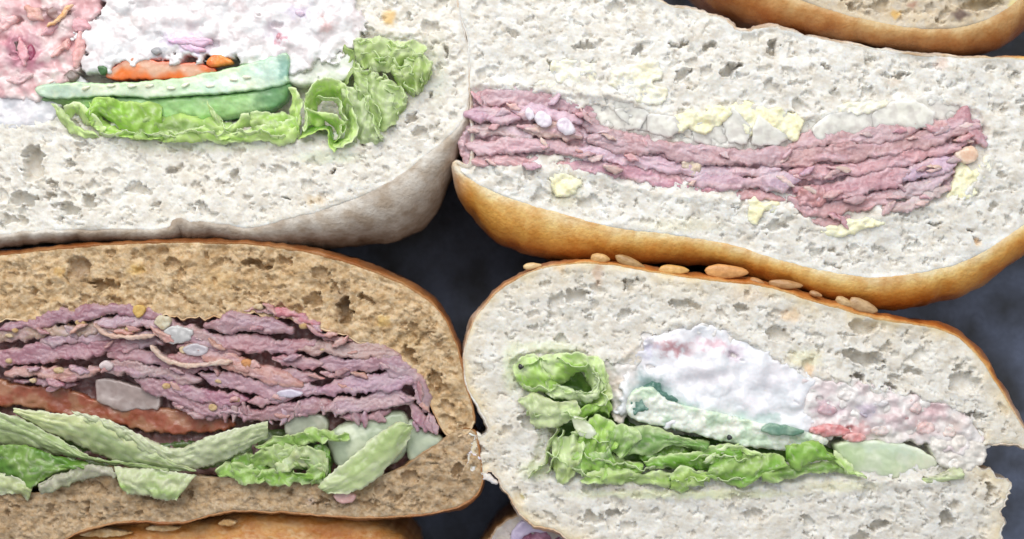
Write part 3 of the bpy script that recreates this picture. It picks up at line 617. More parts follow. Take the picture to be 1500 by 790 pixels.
for i, (x, y, a, b) in enumerate([(795, 176, 14, 11), (828, 186, 14, 12), (776, 168, 7, 9)]):
    lump(B, 'fat_piece', [(x - a, y - 2), (x - a * .4, y - b), (x + a * .7, y - b * .5), (x + a, y + b * .5), (x, y + b)], 15, M_onion, (.74, .64, .72), (.78, .72, .78), 130 + i, amp=2, sc=10, rag=2, R=3, skirt=14)
lump(B, 'meat_chunk', [(1166, 284), (1180, 272), (1204, 276), (1208, 296), (1190, 304), (1168, 300)], 8, M_meat, (.50, .26, .26), (.58, .36, .38), 134, amp=4, sc=9, rag=4, R=4, skirt=20)
lump(B, 'fat_piece', [(1400, 222), (1425, 214), (1432, 228), (1418, 240), (1402, 236)], 8, M_onion, (.80, .56, .42), (.8, .62, .5), 136, amp=2, sc=12, rag=2, R=4)
lump(B, 'onion_slice', [(860, 170), (900, 150), (990, 178), (1080, 176), (1150, 186), (1200, 168), (1290, 160), (1370, 148), (1412, 160), (1380, 186), (1200, 212), (1120, 220), (1000, 214), (900, 196)], -6, M_onion, (.66, .64, .58), (.72, .68, .64), 139, amp=4, sc=16, rag=4, R=4, csc=18)
for i, (poly, z) in enumerate([
        ([(852, 168), (876, 142), (896, 124), (910, 132), (926, 152), (942, 166), (930, 186), (890, 188), (862, 180)], 4), ([(905, 160), (950, 160), (985, 178), (975, 192), (930, 190)], -1), ([(950, 168), (985, 172), (998, 190), (975, 200), (952, 192)], 3),
        ([(1020, 190), (1040, 180), (1070, 186), (1078, 206), (1050, 214), (1022, 206)], 2), ([(1060, 172), (1076, 160), (1098, 190), (1092, 208), (1070, 206)], 5), ([(1112, 170), (1130, 186), (1152, 200), (1136, 212), (1104, 210), (1106, 190)], 5),
        ([(1150, 188), (1180, 172), (1206, 166), (1206, 184), (1182, 204), (1150, 210)], 2), ([(1196, 190), (1220, 168), (1262, 164), (1286, 172), (1288, 194), (1250, 206), (1206, 206)], 5),
        ([(1284, 168), (1304, 152), (1336, 150), (1360, 166), (1356, 184), (1320, 192), (1290, 190)], 7), ([(1340, 148), (1368, 140), (1402, 146), (1412, 162), (1390, 178), (1362, 176)], 3)]):
    mx_ = sum(p[0] for p in poly) / len(poly); my_ = sum(p[1] for p in poly) / len(poly); poly = [(mx_ + (p[0] - mx_) * 1.22, my_ + (p[1] - my_) * 1.12) for p in poly]
    lump(B, 'onion_slice', poly, z - 6 + 2.5 * (i % 3), M_onion, (.82, .79, .72), (.70, .66, .61), 140 + i, amp=2.0, sc=26, rag=2, R=2, sm=False, fine=0, tilt=(.10 * (-1) ** i, -.12), skirt=20, csc=14)
BUT = (.88, .84, .62); BUT2 = (.86, .83, .72)
for i, (poly, z, c) in enumerate([
        ([(806, 96), (830, 88), (868, 92), (880, 110), (862, 128), (824, 126), (808, 112)], 3, BUT2), ([(890, 120), (900, 104), (930, 90), (962, 88), (968, 112), (958, 122), (976, 130), (972, 152), (946, 154), (926, 146), (900, 134)], 6, BUT2),
        ([(770, 124), (800, 118), (850, 124), (862, 136), (820, 134)], 2, BUT2), ([(985, 176), (1010, 160), (1032, 166), (1040, 156), (1066, 154), (1072, 172), (1050, 186), (1030, 196), (1008, 188), (996, 196)], 8, BUT),
        ([(1068, 158), (1090, 150), (1130, 156), (1172, 170), (1176, 190), (1168, 206), (1150, 200), (1128, 184), (1108, 190), (1096, 200), (1084, 180)], 7, BUT), ([(1218, 158), (1250, 150), (1280, 148), (1318, 150), (1290, 160), (1258, 170), (1232, 168)], 6, BUT2),
        ([(806, 252), (820, 246), (838, 256), (850, 268), (838, 286), (816, 290), (806, 276)], 6, BUT), ([(1094, 296), (1104, 288), (1118, 296), (1130, 290), (1142, 300), (1136, 312), (1118, 310), (1108, 326), (1098, 318)], 8, BUT),
        ([(1200, 338), (1224, 328), (1256, 320), (1290, 320), (1294, 330), (1270, 334), (1248, 344), (1214, 346)], 8, BUT), ([(1396, 268), (1404, 246), (1412, 228), (1424, 250), (1436, 240), (1442, 256), (1430, 280), (1412, 300), (1392, 300), (1386, 286)], 6, BUT),
        ([(1438, 252), (1442, 228), (1454, 226), (1456, 250), (1448, 262)], 4, BUT2), ([(1000, 236), (1020, 230), (1030, 244), (1022, 256), (1004, 252)], 6, (.66, .54, .44))]):
    lump(B, 'butter', poly, z - (2 if c == BUT2 else 4), M_butter, c, tuple(np.array(c) * np.array([1, .97, .88])), 160 + i, amp=4, sc=16, rag=5, R=5, blobs=8, blob_r=(5, 10), skirt=20)

# ================================================================== C  brown roll
Cc = thing('sandwich', 'brown wholemeal roll at left packed with ragged dark pink meat and pale lettuce leaves', 300, 560)
BR = (.68, .53, .35)
brown_cols = [(0, (.42, .22, .09)), (.2, (.34, .15, .05)), (.6, (.30, .13, .05)), (1, (.24, .11, .05)), (1.6, (.2, .1, .05))]
bread(Cc, [(-260, 560, 20, 0), (-200, 430, 14, 0), (-60, 378, 6, 0), (0, 374, 6, 1), (100, 364, 6, 1), (200, 357, 6, 1), (300, 356, 7, 1), (400, 362, 8, 1), (480, 377, 9, 1), (560, 404, 9, 1), (618, 434, 8, 1), (650, 466, 6, 1), (670, 512, 6, 1), (681, 560, 5, 1.5),
           (692, 598, 3, 2), (690, 625, 2, 3), (660, 640, 2, 2), (640, 612, 2, 1), (615, 560, 2, 4), (580, 520, 2, 4), (520, 496, 2, 5), (440, 472, 2, 5), (380, 462, 2, 6), (300, 466, 2, 6), (200, 458, 2, 6), (100, 466, 2, 6), (0, 470, 2, 5), (-140, 480, 2, 0), (-200, 600, 2, 0)],
      None, M_brown, M_crust, BR, brown_cols, name='top_bun', seed=27, layer_dir=.1, rough=2.6, pores=1.3, mottle=((.40, .28, .16), 9, .75),
      spots=[(200, 395, 12, 10, (.72, .46, .12), .6), (560, 470, 10, 9, (.70, .46, .12), .6), (320, 410, 25, 18, (.66, .48, .26), .6), (88, 398, 8, 9, (.66, .42, .12), .5), (500, 450, 10, 30, (.30, .22, .15), .7), (115, 395, 15, 18, (.42, .33, .26), .5), (420, 400, 30, 20, (.6, .44, .26), .5), (600, 500, 20, 16, (.6, .45, .25), .4)],
      bigpores=[(376, 388, 22, 6, .2, 12), (150, 417, 24, 7, .1, 11), (505, 455, 9, 26, 0, 16), (115, 392, 16, 16, 0, 9), (415, 380, 10, 6, 0, 8), (470, 400, 14, 10, .4, 7), (600, 520, 7, 18, -.4, 10), (640, 560, 8, 20, -.3, 10), (540, 440, 14, 5, .4, 9)])
bread(Cc, [(-260, 560, 4, 0), (-120, 690, 2, 0), (0, 715, 2, 1), (60, 722, 2, 1), (110, 690, 2, 2), (180, 686, 2, 2), (300, 700, 2, 1), (400, 704, 2, 1), (500, 708, 2, 1), (580, 690, 2, 1), (640, 650, 2, 2), (672, 630, 2, 3), (694, 632, 3, 2), (703, 670, 4, 2), (706, 705, 5, 1), (690, 732, 6, 1),
           (650, 748, 5, 1), (590, 756, 4, 1), (500, 757, 3.5, 1), (420, 750, 3.5, 1), (340, 749, 3.5, 1), (296, 758, 4, 1), (262, 766, 4, 1), (200, 764, 4, 1), (140, 772, 4, 1), (95, 790, 4, 1), (40, 830, 8, 1), (-60, 860, 8, 0), (-240, 760, 8, 0)],
      None, M_brown, M_crust, (.56, .43, .29), brown_cols, name='bottom_bun', seed=29, layer_dir=.0, rough=2.3, pores=1.3, mottle=((.32, .24, .16), 9, .8),
      spots=[(455, 735, 10, 5, (.6, .5, .45), .5), (250, 735, 30, 14, (.36, .25, .16), .4)], bigpores=[(600, 700, 14, 9, 0, 8), (40, 720, 20, 10, 0, 8), (670, 690, 8, 10, 0, 8), (470, 735, 12, 4, 0, 6)])
# dark meat bed in between carries the gap shade in its colour and closes the back of the pocket
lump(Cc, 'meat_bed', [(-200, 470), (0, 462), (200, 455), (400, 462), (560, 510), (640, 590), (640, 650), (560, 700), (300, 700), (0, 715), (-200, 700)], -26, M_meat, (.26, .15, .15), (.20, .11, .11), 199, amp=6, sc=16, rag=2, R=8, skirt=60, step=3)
M1 = (.36, .20, .23); M2 = (.40, .27, .32); M3 = (.46, .26, .24); M4 = (.42, .31, .25)
mc = [([(0, 482), (60, 470), (110, 462), (170, 452), (235, 462)], 9, 2, M1), ([(-20, 492), (40, 486), (110, 484), (170, 478), (200, 484)], 10, 0, M4), ([(140, 474), (200, 470), (260, 478)], 9, 3, M2),
      ([(60, 500), (130, 494), (190, 496), (236, 502)], 9, 1, M2), ([(-40, 530), (20, 522), (80, 516), (150, 508), (200, 506)], 13, 3, M1), ([(10, 548), (50, 545), (100, 548), (145, 542)], 8, 5, M3),
      ([(20, 558), (70, 560), (110, 562)], 6, 0, M1), ([(160, 520), (210, 520), (250, 534), (300, 538)], 10, 3, M1), ([(150, 540), (190, 538), (236, 546), (290, 556)], 11, 5, M2), ([(240, 560), (280, 574), (320, 584), (360, 588)], 11, 4, M1),
      ([(200, 556), (250, 574), (300, 596), (345, 602)], 11, 2, M1), ([(228, 486), (280, 492), (330, 506)], 11, 5, M2), ([(262, 508), (310, 510), (350, 520)], 10, 4, M1),
      ([(304, 478), (340, 472), (380, 474), (425, 484)], 14, 6, M2), ([(396, 456), (430, 461), (456, 473), (470, 484)], 6, 4, (.50, .2, .24)), ([(350, 458), (390, 456), (420, 462)], 4, 1, (.46, .22, .26)),
      ([(300, 502), (350, 500), (410, 508), (460, 504)], 12, 4, M1), ([(470, 492), (500, 498), (515, 500)], 5, 3, M3), ([(440, 512), (480, 512), (530, 512), (580, 520)], 11, 3, M4), ([(292, 514), (340, 530), (390, 548), (440, 562)], 12, 8, M3),
      ([(400, 524), (440, 530), (470, 534)], 7, 3, M1), ([(470, 532), (520, 536), (570, 532), (596, 540)], 11, 5, M2), ([(296, 552), (350, 562), (400, 572), (465, 570)], 12, 6, M2), ([(400, 546), (450, 552), (470, 556)], 6, 2, M1),
      ([(364, 588), (400, 586), (430, 582)], 7, 6, M1), ([(470, 572), (520, 564), (560, 558), (600, 556)], 15, 7, M2), ([(560, 536), (600, 550), (620, 576), (624, 600)], 11, 6, M2), ([(330, 602), (380, 606), (430, 600), (480, 592)], 12, 4, M1),
      ([(480, 596), (530, 592), (570, 582), (600, 588)], 14, 8, M2), ([(500, 610), (540, 612), (570, 602)], 8, 3, M1), ([(604, 592), (616, 612), (622, 630)], 8, 5, M1), ([(628, 604), (636, 622), (640, 634)], 4, 3, M2),
      ([(250, 522), (300, 530), (320, 542)], 8, 7, M1), ([(470, 548), (500, 552), (530, 552)], 5, 3, M1), ([(255, 590), (290, 606), (330, 612)], 7, 0, M1)]
for i, (pts, wd, z, c) in enumerate(mc):
    meat_slice(Cc, pts, wd, z, .35, 200 + i, c, tuple(np.array(c) * .55 + np.array(M2) * .45), rag=4, lump=2.4)
rng = random.Random(5)
for i in range(17):      # torn fibres hanging off the lower edge of the stack
    x = rng.uniform(330, 632); y = (606 if x < 560 else 606 + (x - 560) * .2) + rng.uniform(-8, 4)
    meat_slice(Cc, [(x, y - 10), (x + rng.uniform(-4, 6), y), (x + rng.uniform(-4, 8), y + rng.uniform(6, 14))], rng.uniform(4.5, 8.5), 6, .1, 260 + i, M2, M1, name='meat_shred', skirt=12, rag=1.5, lump=2)
def flakes(parent, lines, n, sd, cols, zz):
    rg = random.Random(sd)
    for i in range(n):
        L = rg.choice(lines); k = rg.uniform(0, len(L) - 1.001); a = int(k); f = k - a
        x = L[a][0] * (1 - f) + L[a + 1][0] * f; y = L[a][1] * (1 - f) + L[a + 1][1] * f + rg.uniform(-7, 7)
        an = math.atan2(L[a + 1][1] - L[a][1], L[a + 1][0] - L[a][0]) + rg.gauss(0, .5); ln = rg.uniform(5, 14)
        c = rg.choice(cols)
        meat_slice(parent, [(x - ln * math.cos(an), y - ln * math.sin(an)), (x, y + rg.uniform(-2, 2)), (x + ln * math.cos(an), y + ln * math.sin(an))], rg.uniform(3.5, 6.5), zz + rg.uniform(-2, 4), .1,
                   1000 + sd * 100 + i, c, tuple(np.array(c) * 1.1), name='meat_flake', skirt=10, rag=2, lump=2)
flakes(Cc, [p[0] for p in mc], 50, 3, [M1, M2, M3], 8)
flakes(B, [p[0] for p in mb], 60, 4, [MB1, MB2, MB3, (.66, .5, .48)], 9)
def crumbs(parent, lines, n, sd, cols, zz, m):
    rg = random.Random(sd)
    for i in range(n):
        L = rg.choice(lines); k = rg.randrange(len(L)); x = L[k][0] + rg.uniform(-30, 30); y = L[k][1] + rg.uniform(-8, 8); a = rg.uniform(5, 9); f = [rg.uniform(.6, 1.3) for _ in range(5)]
        lump(parent, 'crumb_piece', [(x - a * f[0], y), (x - a * .4, y - a * .6 * f[1]), (x + a * .6 * f[2], y - a * .5), (x + a * f[3], y + a * .3), (x, y + a * .6 * f[4])], zz - 5, m, rg.choice(cols), None, 2000 + sd * 50 + i, amp=2, sc=7, rag=3, R=2.5, skirt=9)
crumbs(Cc, [p[0] for p in mc[:20]], 16, 7, [(.60, .46, .28), (.56, .40, .22), (.62, .5, .34)], 12, M_brown)
FAT = (.58, .44, .34)
for i, pts in enumerate([[(143, 474), (152, 484), (170, 493), (200, 494), (228, 490)], [(224, 508), (236, 520), (256, 530), (300, 532), (340, 528)]]):
    meat_slice(Cc, pts, 4, 17, 0, 290 + i, FAT, (.5, .36, .3), name='fat_rim', skirt=14, rag=1.4, lump=1.5)
for i, (x, y, a, b, cc) in enumerate([(262, 490, 22, 14, (.50, .48, .48)), (288, 512, 18, 9, (.46, .42, .45)), (157, 536, 10, 7, (.56, .46, .46)), (425, 576, 20, 6, (.58, .52, .62)), (205, 455, 9, 9, (.65, .45, .16)), (362, 532, 8, 6, (.6, .3, .14)), (240, 472, 12, 10, (.62, .58, .46))]):
    lump(Cc, 'onion_piece' if i < 4 else 'crumb_piece', [(x - a, y), (x - a * .3, y - b), (x + a, y - b * .4), (x + a * .7, y + b * .7), (x - a * .3, y + b)], 9, M_onion if i < 4 else M_brown, cc, None, 300 + i, amp=1.6, sc=12, rag=5, R=2, skirt=14)
lump(Cc, 'tomato_slice', [(-80, 556), (0, 560), (30, 564), (100, 572), (150, 590), (230, 598), (300, 606), (345, 622), (310, 634), (240, 636), (160, 622), (80, 606), (20, 596), (-80, 600)], -10, M_veg, (.34, .10, .055), (.40, .19, .11), 310, amp=3, sc=30, rag=4, R=4, fine=.05)
lump(Cc, 'onion_slice', [(138, 556), (160, 556), (200, 566), (236, 574), (230, 602), (200, 600), (176, 604), (138, 588)], -5, M_onion, (.36, .28, .26), (.46, .38, .36), 311, amp=1.5, sc=24, rag=2, R=2, sm=False, fine=0)
lump(Cc, 'onion_slice', [(418, 612), (446, 606), (474, 610), (478, 632), (450, 642), (420, 638)], -2, M_onion, (.40, .42, .33), (.50, .50, .40), 312, amp=1.5, sc=24, rag=1, R=4)
lump(Cc, 'onion_slice', [(480, 640), (500, 622), (540, 610), (590, 604), (600, 640), (585, 676), (540, 690), (500, 690), (484, 668)], -4, M_onion, (.44, .50, .36), (.58, .62, .46), 313, amp=2, sc=40, rag=1, R=8, dome=10)
lump(Cc, 'onion_slice', [(592, 640), (600, 616), (625, 628), (645, 640), (650, 656), (630, 672), (600, 676)], -4, M_onion, (.42, .47, .35), (.52, .56, .42), 314, amp=2, sc=40, rag=1, R=8, dome=6)
CP = (.70, .77, .38); CG = (.36, .56, .13); CE = (.84, .88, .62); CD = (.13, .28, .04)
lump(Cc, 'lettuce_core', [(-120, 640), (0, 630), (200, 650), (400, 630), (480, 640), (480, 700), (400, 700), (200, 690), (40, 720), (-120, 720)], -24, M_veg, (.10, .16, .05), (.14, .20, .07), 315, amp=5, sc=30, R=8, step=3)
leaf(Cc, [(-80, 580), (0, 600), (40, 612), (80, 640), (130, 664), (200, 678), (250, 686)], [(-80, 660), (0, 652), (50, 662), (110, 672), (160, 678), (200, 684), (250, 692)], [8, 10, 12, 8], [-8, -6, 0], (.50, .60, .30), (.34, .46, .16), seed=51, ruf=3, fr=200, edge=CE, fold=2)
leaf(Cc, [(24, 598), (80, 604), (110, 606), (160, 612), (200, 640), (260, 672), (290, 686)], [(26, 606), (60, 628), (100, 646), (150, 668), (200, 682), (260, 690), (288, 692)], [16, 14, 16, 14, 10], [4, 0, 2, 0, 4], CP, (.34, .44, .20), seed=52, ruf=2, fr=220, edge=CE, fold=2)
leaf(Cc, [(110, 600), (170, 614), (220, 640), (260, 654), (300, 640), (350, 625), (396, 616)], [(150, 634), (190, 655), (230, 675), (262, 690), (300, 682), (350, 664), (394, 640)], [12, 14, 12, 12, 18, 18], [4, 2, 4, 8, 10], (.62, .68, .42), (.46, .54, .28), seed=53, ruf=2, fr=200, edge=CE)
leaf(Cc, [(170, 684), (210, 686), (260, 690), (290, 696)], [(186, 716), (200, 722), (240, 730), (262, 732)], [12], [14, 16, 12], (.60, .66, .38), CG, seed=54, ruf=3, fr=90, edge=CE)
leaf(Cc, [(-60, 655), (0, 650), (50, 655), (90, 668), (140, 680)], [(-60, 690), (0, 690), (40, 712), (80, 694), (130, 688)], [4, 6, 2], [-4, 2, 4], (.26, .42, .10), CD, seed=55, ruf=5, fr=60)
leaf(Cc, [(-60, 694), (0, 690), (30, 700), (50, 712)], [(-60, 722), (0, 724), (24, 724), (44, 730)], [6], [2], (.60, .66, .34), (.5, .56, .26), seed=56, ruf=3, edge=CE)
leaf(Cc, [(60, 706), (80, 694), (120, 682), (160, 682), (178, 690)], [(62, 722), (90, 716), (120, 704), (150, 698), (172, 698)], [12], [8], (.50, .48, .36), (.40, .40, .26), seed=57, ruf=2)
for i, (tp, bt, zt, zb, ca, cb) in enumerate([
        ([(376, 652), (400, 640), (440, 634), (476, 634)], [(378, 656), (404, 656), (440, 650), (478, 646)], [4, 12, 8], [12, 2, 4], (.34, .62, .10), CG),
        ([(430, 634), (460, 624), (486, 632), (512, 636)], [(436, 650), (462, 648), (488, 648), (512, 640)], [16, 8, 12], [2, 10, 6], (.40, .66, .14), CG),
        ([(366, 668), (384, 652), (410, 650), (436, 658)], [(372, 690), (392, 684), (414, 690), (440, 686)], [12, 14, 4], [-4, 6, -2], (.50, .66, .26), CG),
        ([(400, 660), (430, 652), (466, 656), (484, 668)], [(410, 692), (440, 682), (462, 690), (480, 696)], [2, 12, 4], [14, 4, 10], (.48, .62, .30), CP),
        ([(316, 686), (340, 676), (372, 680), (400, 692)], [(320, 698), (346, 704), (376, 706), (404, 704)], [10, 2, 8], [2, 12, 4], (.36, .62, .12), CG),
        ([(376, 696), (410, 684), (444, 690), (480, 684)], [(380, 706), (416, 710), (446, 706), (476, 714)], [12, 4, 12], [4, 12, 2], (.30, .54, .08), CD),
        ([(440, 664), (462, 672), (476, 690), (470, 706)], [(430, 672), (446, 684), (456, 700), (456, 710)], [14, 10], [0, 2], (.40, .60, .20), CG),
        ([(340, 668), (360, 662), (384, 668), (396, 678)], [(338, 684), (360, 690), (384, 692), (398, 688)], [-2, 6], [4, -4], (.24, .46, .06), CD)]):
    leaf(Cc, tp, bt, zt, zb, ca, cb, seed=620 + i, ruf=4, fr=34, bulge=2, wav=6, edge=(.66, .78, .40), fold=5)
leaf(Cc, [(468, 712), (490, 690), (520, 664), (560, 630), (586, 614), (602, 618)], [(480, 720), (520, 716), (556, 696), (580, 670), (596, 646), (606, 624)], [10, 14, 18, 20, 16], [12, 14, 14, 12], (.62, .72, .38), (.48, .60, .26), seed=61, ruf=3, fr=160, edge=CE, fold=2)
leaf(Cc, [(440, 660), (470, 652), (486, 670), (484, 690)], [(436, 684), (460, 688), (476, 700), (484, 702)], [2], [-4], (.18, .34, .06), CD, seed=62, ruf=4)
lump(Cc, 'meat_chunk', [(488, 724), (504, 718), (522, 724), (518, 734), (498, 736)], 9, M_meat, (.66, .46, .44), None, 318, amp=1.5, sc=10, rag=1.5, R=3, skirt=10)

# ================================================================== D  seeded white roll lower right
D_ = thing('sandwich', 'white roll at lower right with browned seeded crust, creamy filling and bright green lettuce', 1080, 590)
bread(D_, [(680, 530, 4, 1, .1), (684, 500, 5, 1, .25), (702, 458, 5, 1, .5), (742, 418, 5, 1, .7), (792, 394, 5, 1, .8), (850, 386, 6, 1), (905, 390, 7, 1), (960, 400, 8, 1), (1050, 412, 8, 1), (1120, 420, 9, 1), (1200, 444, 10, 1), (1290, 468, 9, 1), (1375, 482, 9, 1), (1420, 508, 9, 1), (1456, 556, 8, 1),
           (1482, 600, 6, 1, .7), (1504, 640, 3, 3, .2), (1496, 656, 2, 4, 0), (1466, 648, 2, 5, 0), (1440, 652, 2, 5, 0), (1420, 666, 2, 5, 0), (1436, 684, 2, 6, 0), (1474, 706, 2, 8, 0), (1468, 740, 3, 8, 0), (1464, 790, 4, 5, .1), (1440, 850, 10, 1), (1300, 890, 14, 0), (1050, 890, 14, 0), (920, 850, 8, 1),
           (862, 806, 6, 3, .5), (820, 782, 5, 3, .3), (780, 766, 5, 3, .2), (752, 738, 4, 3, .1), (732, 704, 3, 4, 0), (720, 690, 2, 6, 0), (700, 694, 2, 9, 0), (684, 672, 2, 9, 0), (694, 646, 2, 9, 0), (714, 632, 2, 4, 0), (704, 600, 3, 2, 0), (684, 566, 3, 1, 0)],
      [(748, 522), (800, 512), (850, 512), (890, 530), (930, 510), (975, 480), (1040, 472), (1100, 500), (1160, 535), (1230, 556), (1300, 575), (1390, 590), (1436, 630), (1440, 668), (1396, 700), (1300, 706), (1200, 706), (1100, 716), (1000, 722), (900, 712), (800, 704), (772, 690),
       (786, 640), (764, 590), (748, 550)],
      M_crumb, M_crust, (.78, .765, .73),
      [(0, (.74, .50, .22)), (.10, (.66, .34, .11)), (.5, (.56, .24, .07)), (1, (.36, .15, .06)), (1.6, (.3, .16, .09))], seed=41, pdepth=48, layer_dir=.2, edge_tint=(.78, .64, .40),
      spots=[(1160, 462, 16, 10, (.80, .56, .32), .6), (820, 392, 10, 8, (.80, .58, .34), .6), (875, 400, 8, 20, (.56, .36, .24), .6), (1180, 525, 26, 14, (.80, .76, .46), .5), (1185, 546, 7, 12, (.8, .52, .28), .6), (766, 728, 5, 5, (.8, .72, .3), .6), (1100, 432, 30, 12, (.76, .6, .44), .4),
             (930, 520, 20, 14, (.76, .62, .5), .4), (745, 400, 20, 8, (.78, .68, .5), .3), (750, 540, 14, 36, (.72, .78, .56), .7), (800, 508, 50, 8, (.72, .78, .58), .6), (780, 690, 20, 14, (.72, .78, .56), .6), (1000, 724, 160, 7, (.76, .80, .52), .7), (1230, 712, 60, 8, (.82, .80, .58), .7)],  # pale green spots: lettuce translucency painted into the crumb
      bigpores=[(846, 434, 18, 10, .05, 10), (916, 413, 7, 5, 0, 9), (928, 412, 5, 5, 0, 7), (918, 424, 7, 3, 0, 7), (1002, 446, 20, 7, .1, 8), (1266, 480, 20, 13, .1, 11), (1270, 526, 26, 11, .15, 14), (1256, 556, 12, 10, .3, 12), (1412, 560, 22, 16, 0, 10), (1140, 490, 18, 10, .1, 9), (1305, 568, 14, 5, 0, 11),
                (1340, 545, 14, 5, .3, 9), (1400, 540, 10, 4, 0, 7), (1288, 771, 16, 10, 0, 11), (1384, 758, 12, 13, 0, 12), (1440, 650, 8, 8, 0, 8), (1245, 518, 8, 6, 0, 9), (900, 752, 14, 7, .2, 9), (1450, 720, 6, 12, 0, 10), (1100, 755, 16, 5, 0, 7), (1420, 610, 26, 5, .05, 9), (1085, 450, 10, 5, 0, 8), (870, 760, 16, 8, .3, 9), (808, 462, 10, 4, -.5, 7)])
# creamy filling
lump(D_, 'salad_filling', [(884, 520), (910, 508), (936, 500), (950, 520), (930, 560), (924, 600), (912, 622), (898, 612), (892, 580), (880, 548)], -1, M_cream, (.76, .72, .68), (.70, .62, .54), 400, amp=5, sc=20, rag=4, fine=.1)
lump(D_, 'salad_filling', [(930, 500), (960, 478), (1010, 468), (1060, 470), (1110, 492), (1160, 532), (1240, 552), (1330, 574), (1400, 590), (1440, 630), (1440, 660), (1300, 640), (1100, 600), (950, 560)], -3, M_cream, (.80, .77, .74), (.74, .70, .66), 399, amp=5, sc=18, rag=8, fine=.1, blobs=40, blob_r=(4, 12))
lump(D_, 'salad_filling', [(905, 620), (912, 560), (930, 518), (960, 492), (1000, 480), (1050, 480), (1100, 500), (1140, 530), (1190, 552), (1180, 600), (1190, 630), (1120, 640), (1040, 632), (960, 622), (925, 606)], 4, M_cream, (.86, .85, .88), (.76, .77, .80), 401, amp=8, sc=40, octs=2, rag=7, blobs=22, blob_r=(8, 22), blob_h=.22, fine=.06, holes=4, spots=[
    (985, 510, 30, 9, .05, (.50, .16, .18), .75), (1045, 505, 26, 9, .2, (.62, .34, .40), .7), (948, 512, 12, 10, 0, (.52, .50, .64), .7), (1076, 516, 12, 10, 0, (.66, .54, .64), .6), (955, 575, 34, 22, .5, (.22, .38, .34), .85), (935, 560, 12, 20, 0, (.30, .40, .42), .7),
    (1000, 600, 50, 12, .3, (.50, .68, .62), .8), (1090, 618, 60, 12, .2, (.60, .76, .70), .7), (1130, 610, 24, 7, .1, (.42, .58, .52), .6), (1120, 560, 40, 14, .3, (.72, .70, .74), .5), (1030, 550, 30, 16, 0, (.78, .72, .76), .5), (925, 540, 12, 30, 0, (.70, .62, .56), .5)])
lump(D_, 'salad_filling', [(1170, 556), (1240, 560), (1320, 574), (1390, 592), (1432, 628), (1440, 662), (1400, 664), (1330, 650), (1260, 648), (1190, 634), (1160, 600)], 2, M_cream, (.78, .74, .72), (.72, .62, .62), 402, amp=7, sc=24, octs=2, rag=7, blobs=50, blob_r=(4, 11), blob_h=.28, holes=16, spots=[
    (1215, 600, 26, 9, 0, (.55, .38, .44), .75), (1270, 600, 14, 12, .5, (.46, .40, .50), .7), (1310, 612, 24, 9, .1, (.58, .40, .42), .7), (1366, 598, 26, 18, .3, (.60, .38, .40), .7), (1350, 630, 26, 10, 0, (.66, .50, .48), .6), (1245, 628, 36, 8, .15, (.66, .28, .28), .7),
    (1400, 620, 20, 14, 0, (.66, .54, .48), .6), (1290, 580, 20, 9, 0, (.66, .6, .58), .6), (1300, 640, 20, 8, 0, (.50, .48, .40), .5)])
lump(D_, 'salad_filling', [(1360, 640), (1400, 634), (1440, 650), (1444, 676), (1410, 690), (1376, 680)], 4, M_cream, (.76, .72, .66), None, 403, amp=4, sc=16, rag=3, blobs=22, blob_r=(4, 9))
for i, (x, y, a, b, cc, nm) in enumerate([
        (1215, 630, 30, 9, (.66, .20, .20), 'tomato_piece'), (1250, 640, 18, 7, (.70, .26, .24), 'tomato_piece'),
        (1212, 600, 16, 8, (.60, .40, .44), 'meat_chunk'), (1270, 604, 12, 9, (.50, .42, .50), 'red_onion_piece'),
        (1320, 612, 12, 6, (.58, .36, .38), 'meat_chunk'), (1356, 628, 14, 10, (.72, .52, .50), 'meat_chunk'), (1340, 596, 10, 10, (.74, .60, .58), 'meat_chunk'), (1234, 592, 7, 7, (.84, .80, .76), 'egg_piece'),
        (1240, 580, 14, 7, (.80, .74, .70), 'egg_piece'), (1398, 680, 11, 10, (.86, .83, .76), 'egg_piece'), (1290, 630, 16, 8, (.70, .58, .54), 'meat_chunk'), (1390, 634, 10, 9, (.76, .66, .60), 'meat_chunk'), (1290, 590, 12, 5, (.8, .76, .76), 'egg_piece')]):
    lump(D_, nm, [(x - a, y + 1), (x - a * .5, y - b), (x + a * .5, y - b * .8), (x + a, y + b * .3), (x + a * .2, y + b), (x - a * .6, y + b * .8)], 5 if nm != 'tomato_piece' else 9, M_veg if 'tomato' in nm else M_cream if 'egg' in nm else M_meat, tuple(np.array(cc) * .7 + .22), tuple(np.array(cc) * .9 + .06), 410 + i, amp=2.4, sc=9, rag=4.5, R=4, skirt=16, csc=9)
lump(D_, 'cucumber_slice', [(918, 600), (926, 572), (952, 566), (972, 580), (1000, 592), (1050, 604), (1120, 620), (1190, 634), (1212, 642), (1208, 652), (1150, 660), (1090, 654), (1020, 636), (960, 622), (925, 612)], 12, M_veg, (.84, .87, .78), (.62, .75, .58), 430, amp=4, sc=16, rag=2, R=5, csc=36, tilt=(0, -.2))
lump(D_, 'cucumber_skin', [(922, 588), (936, 570), (952, 556), (962, 560), (970, 572), (990, 584), (984, 594), (960, 590), (948, 598), (930, 606)], 16, M_veg, (.08, .19, .15), (.22, .36, .30), 431, amp=3, sc=12, rag=4, R=4, skirt=14)
lump(D_, 'cucumber_skin', [(1112, 630), (1122, 620), (1150, 622), (1176, 630), (1166, 636), (1130, 636)], 18, M_veg, (.16, .30, .22), (.3, .44, .34), 432, amp=2, sc=12, rag=2.5, R=3, skirt=12)
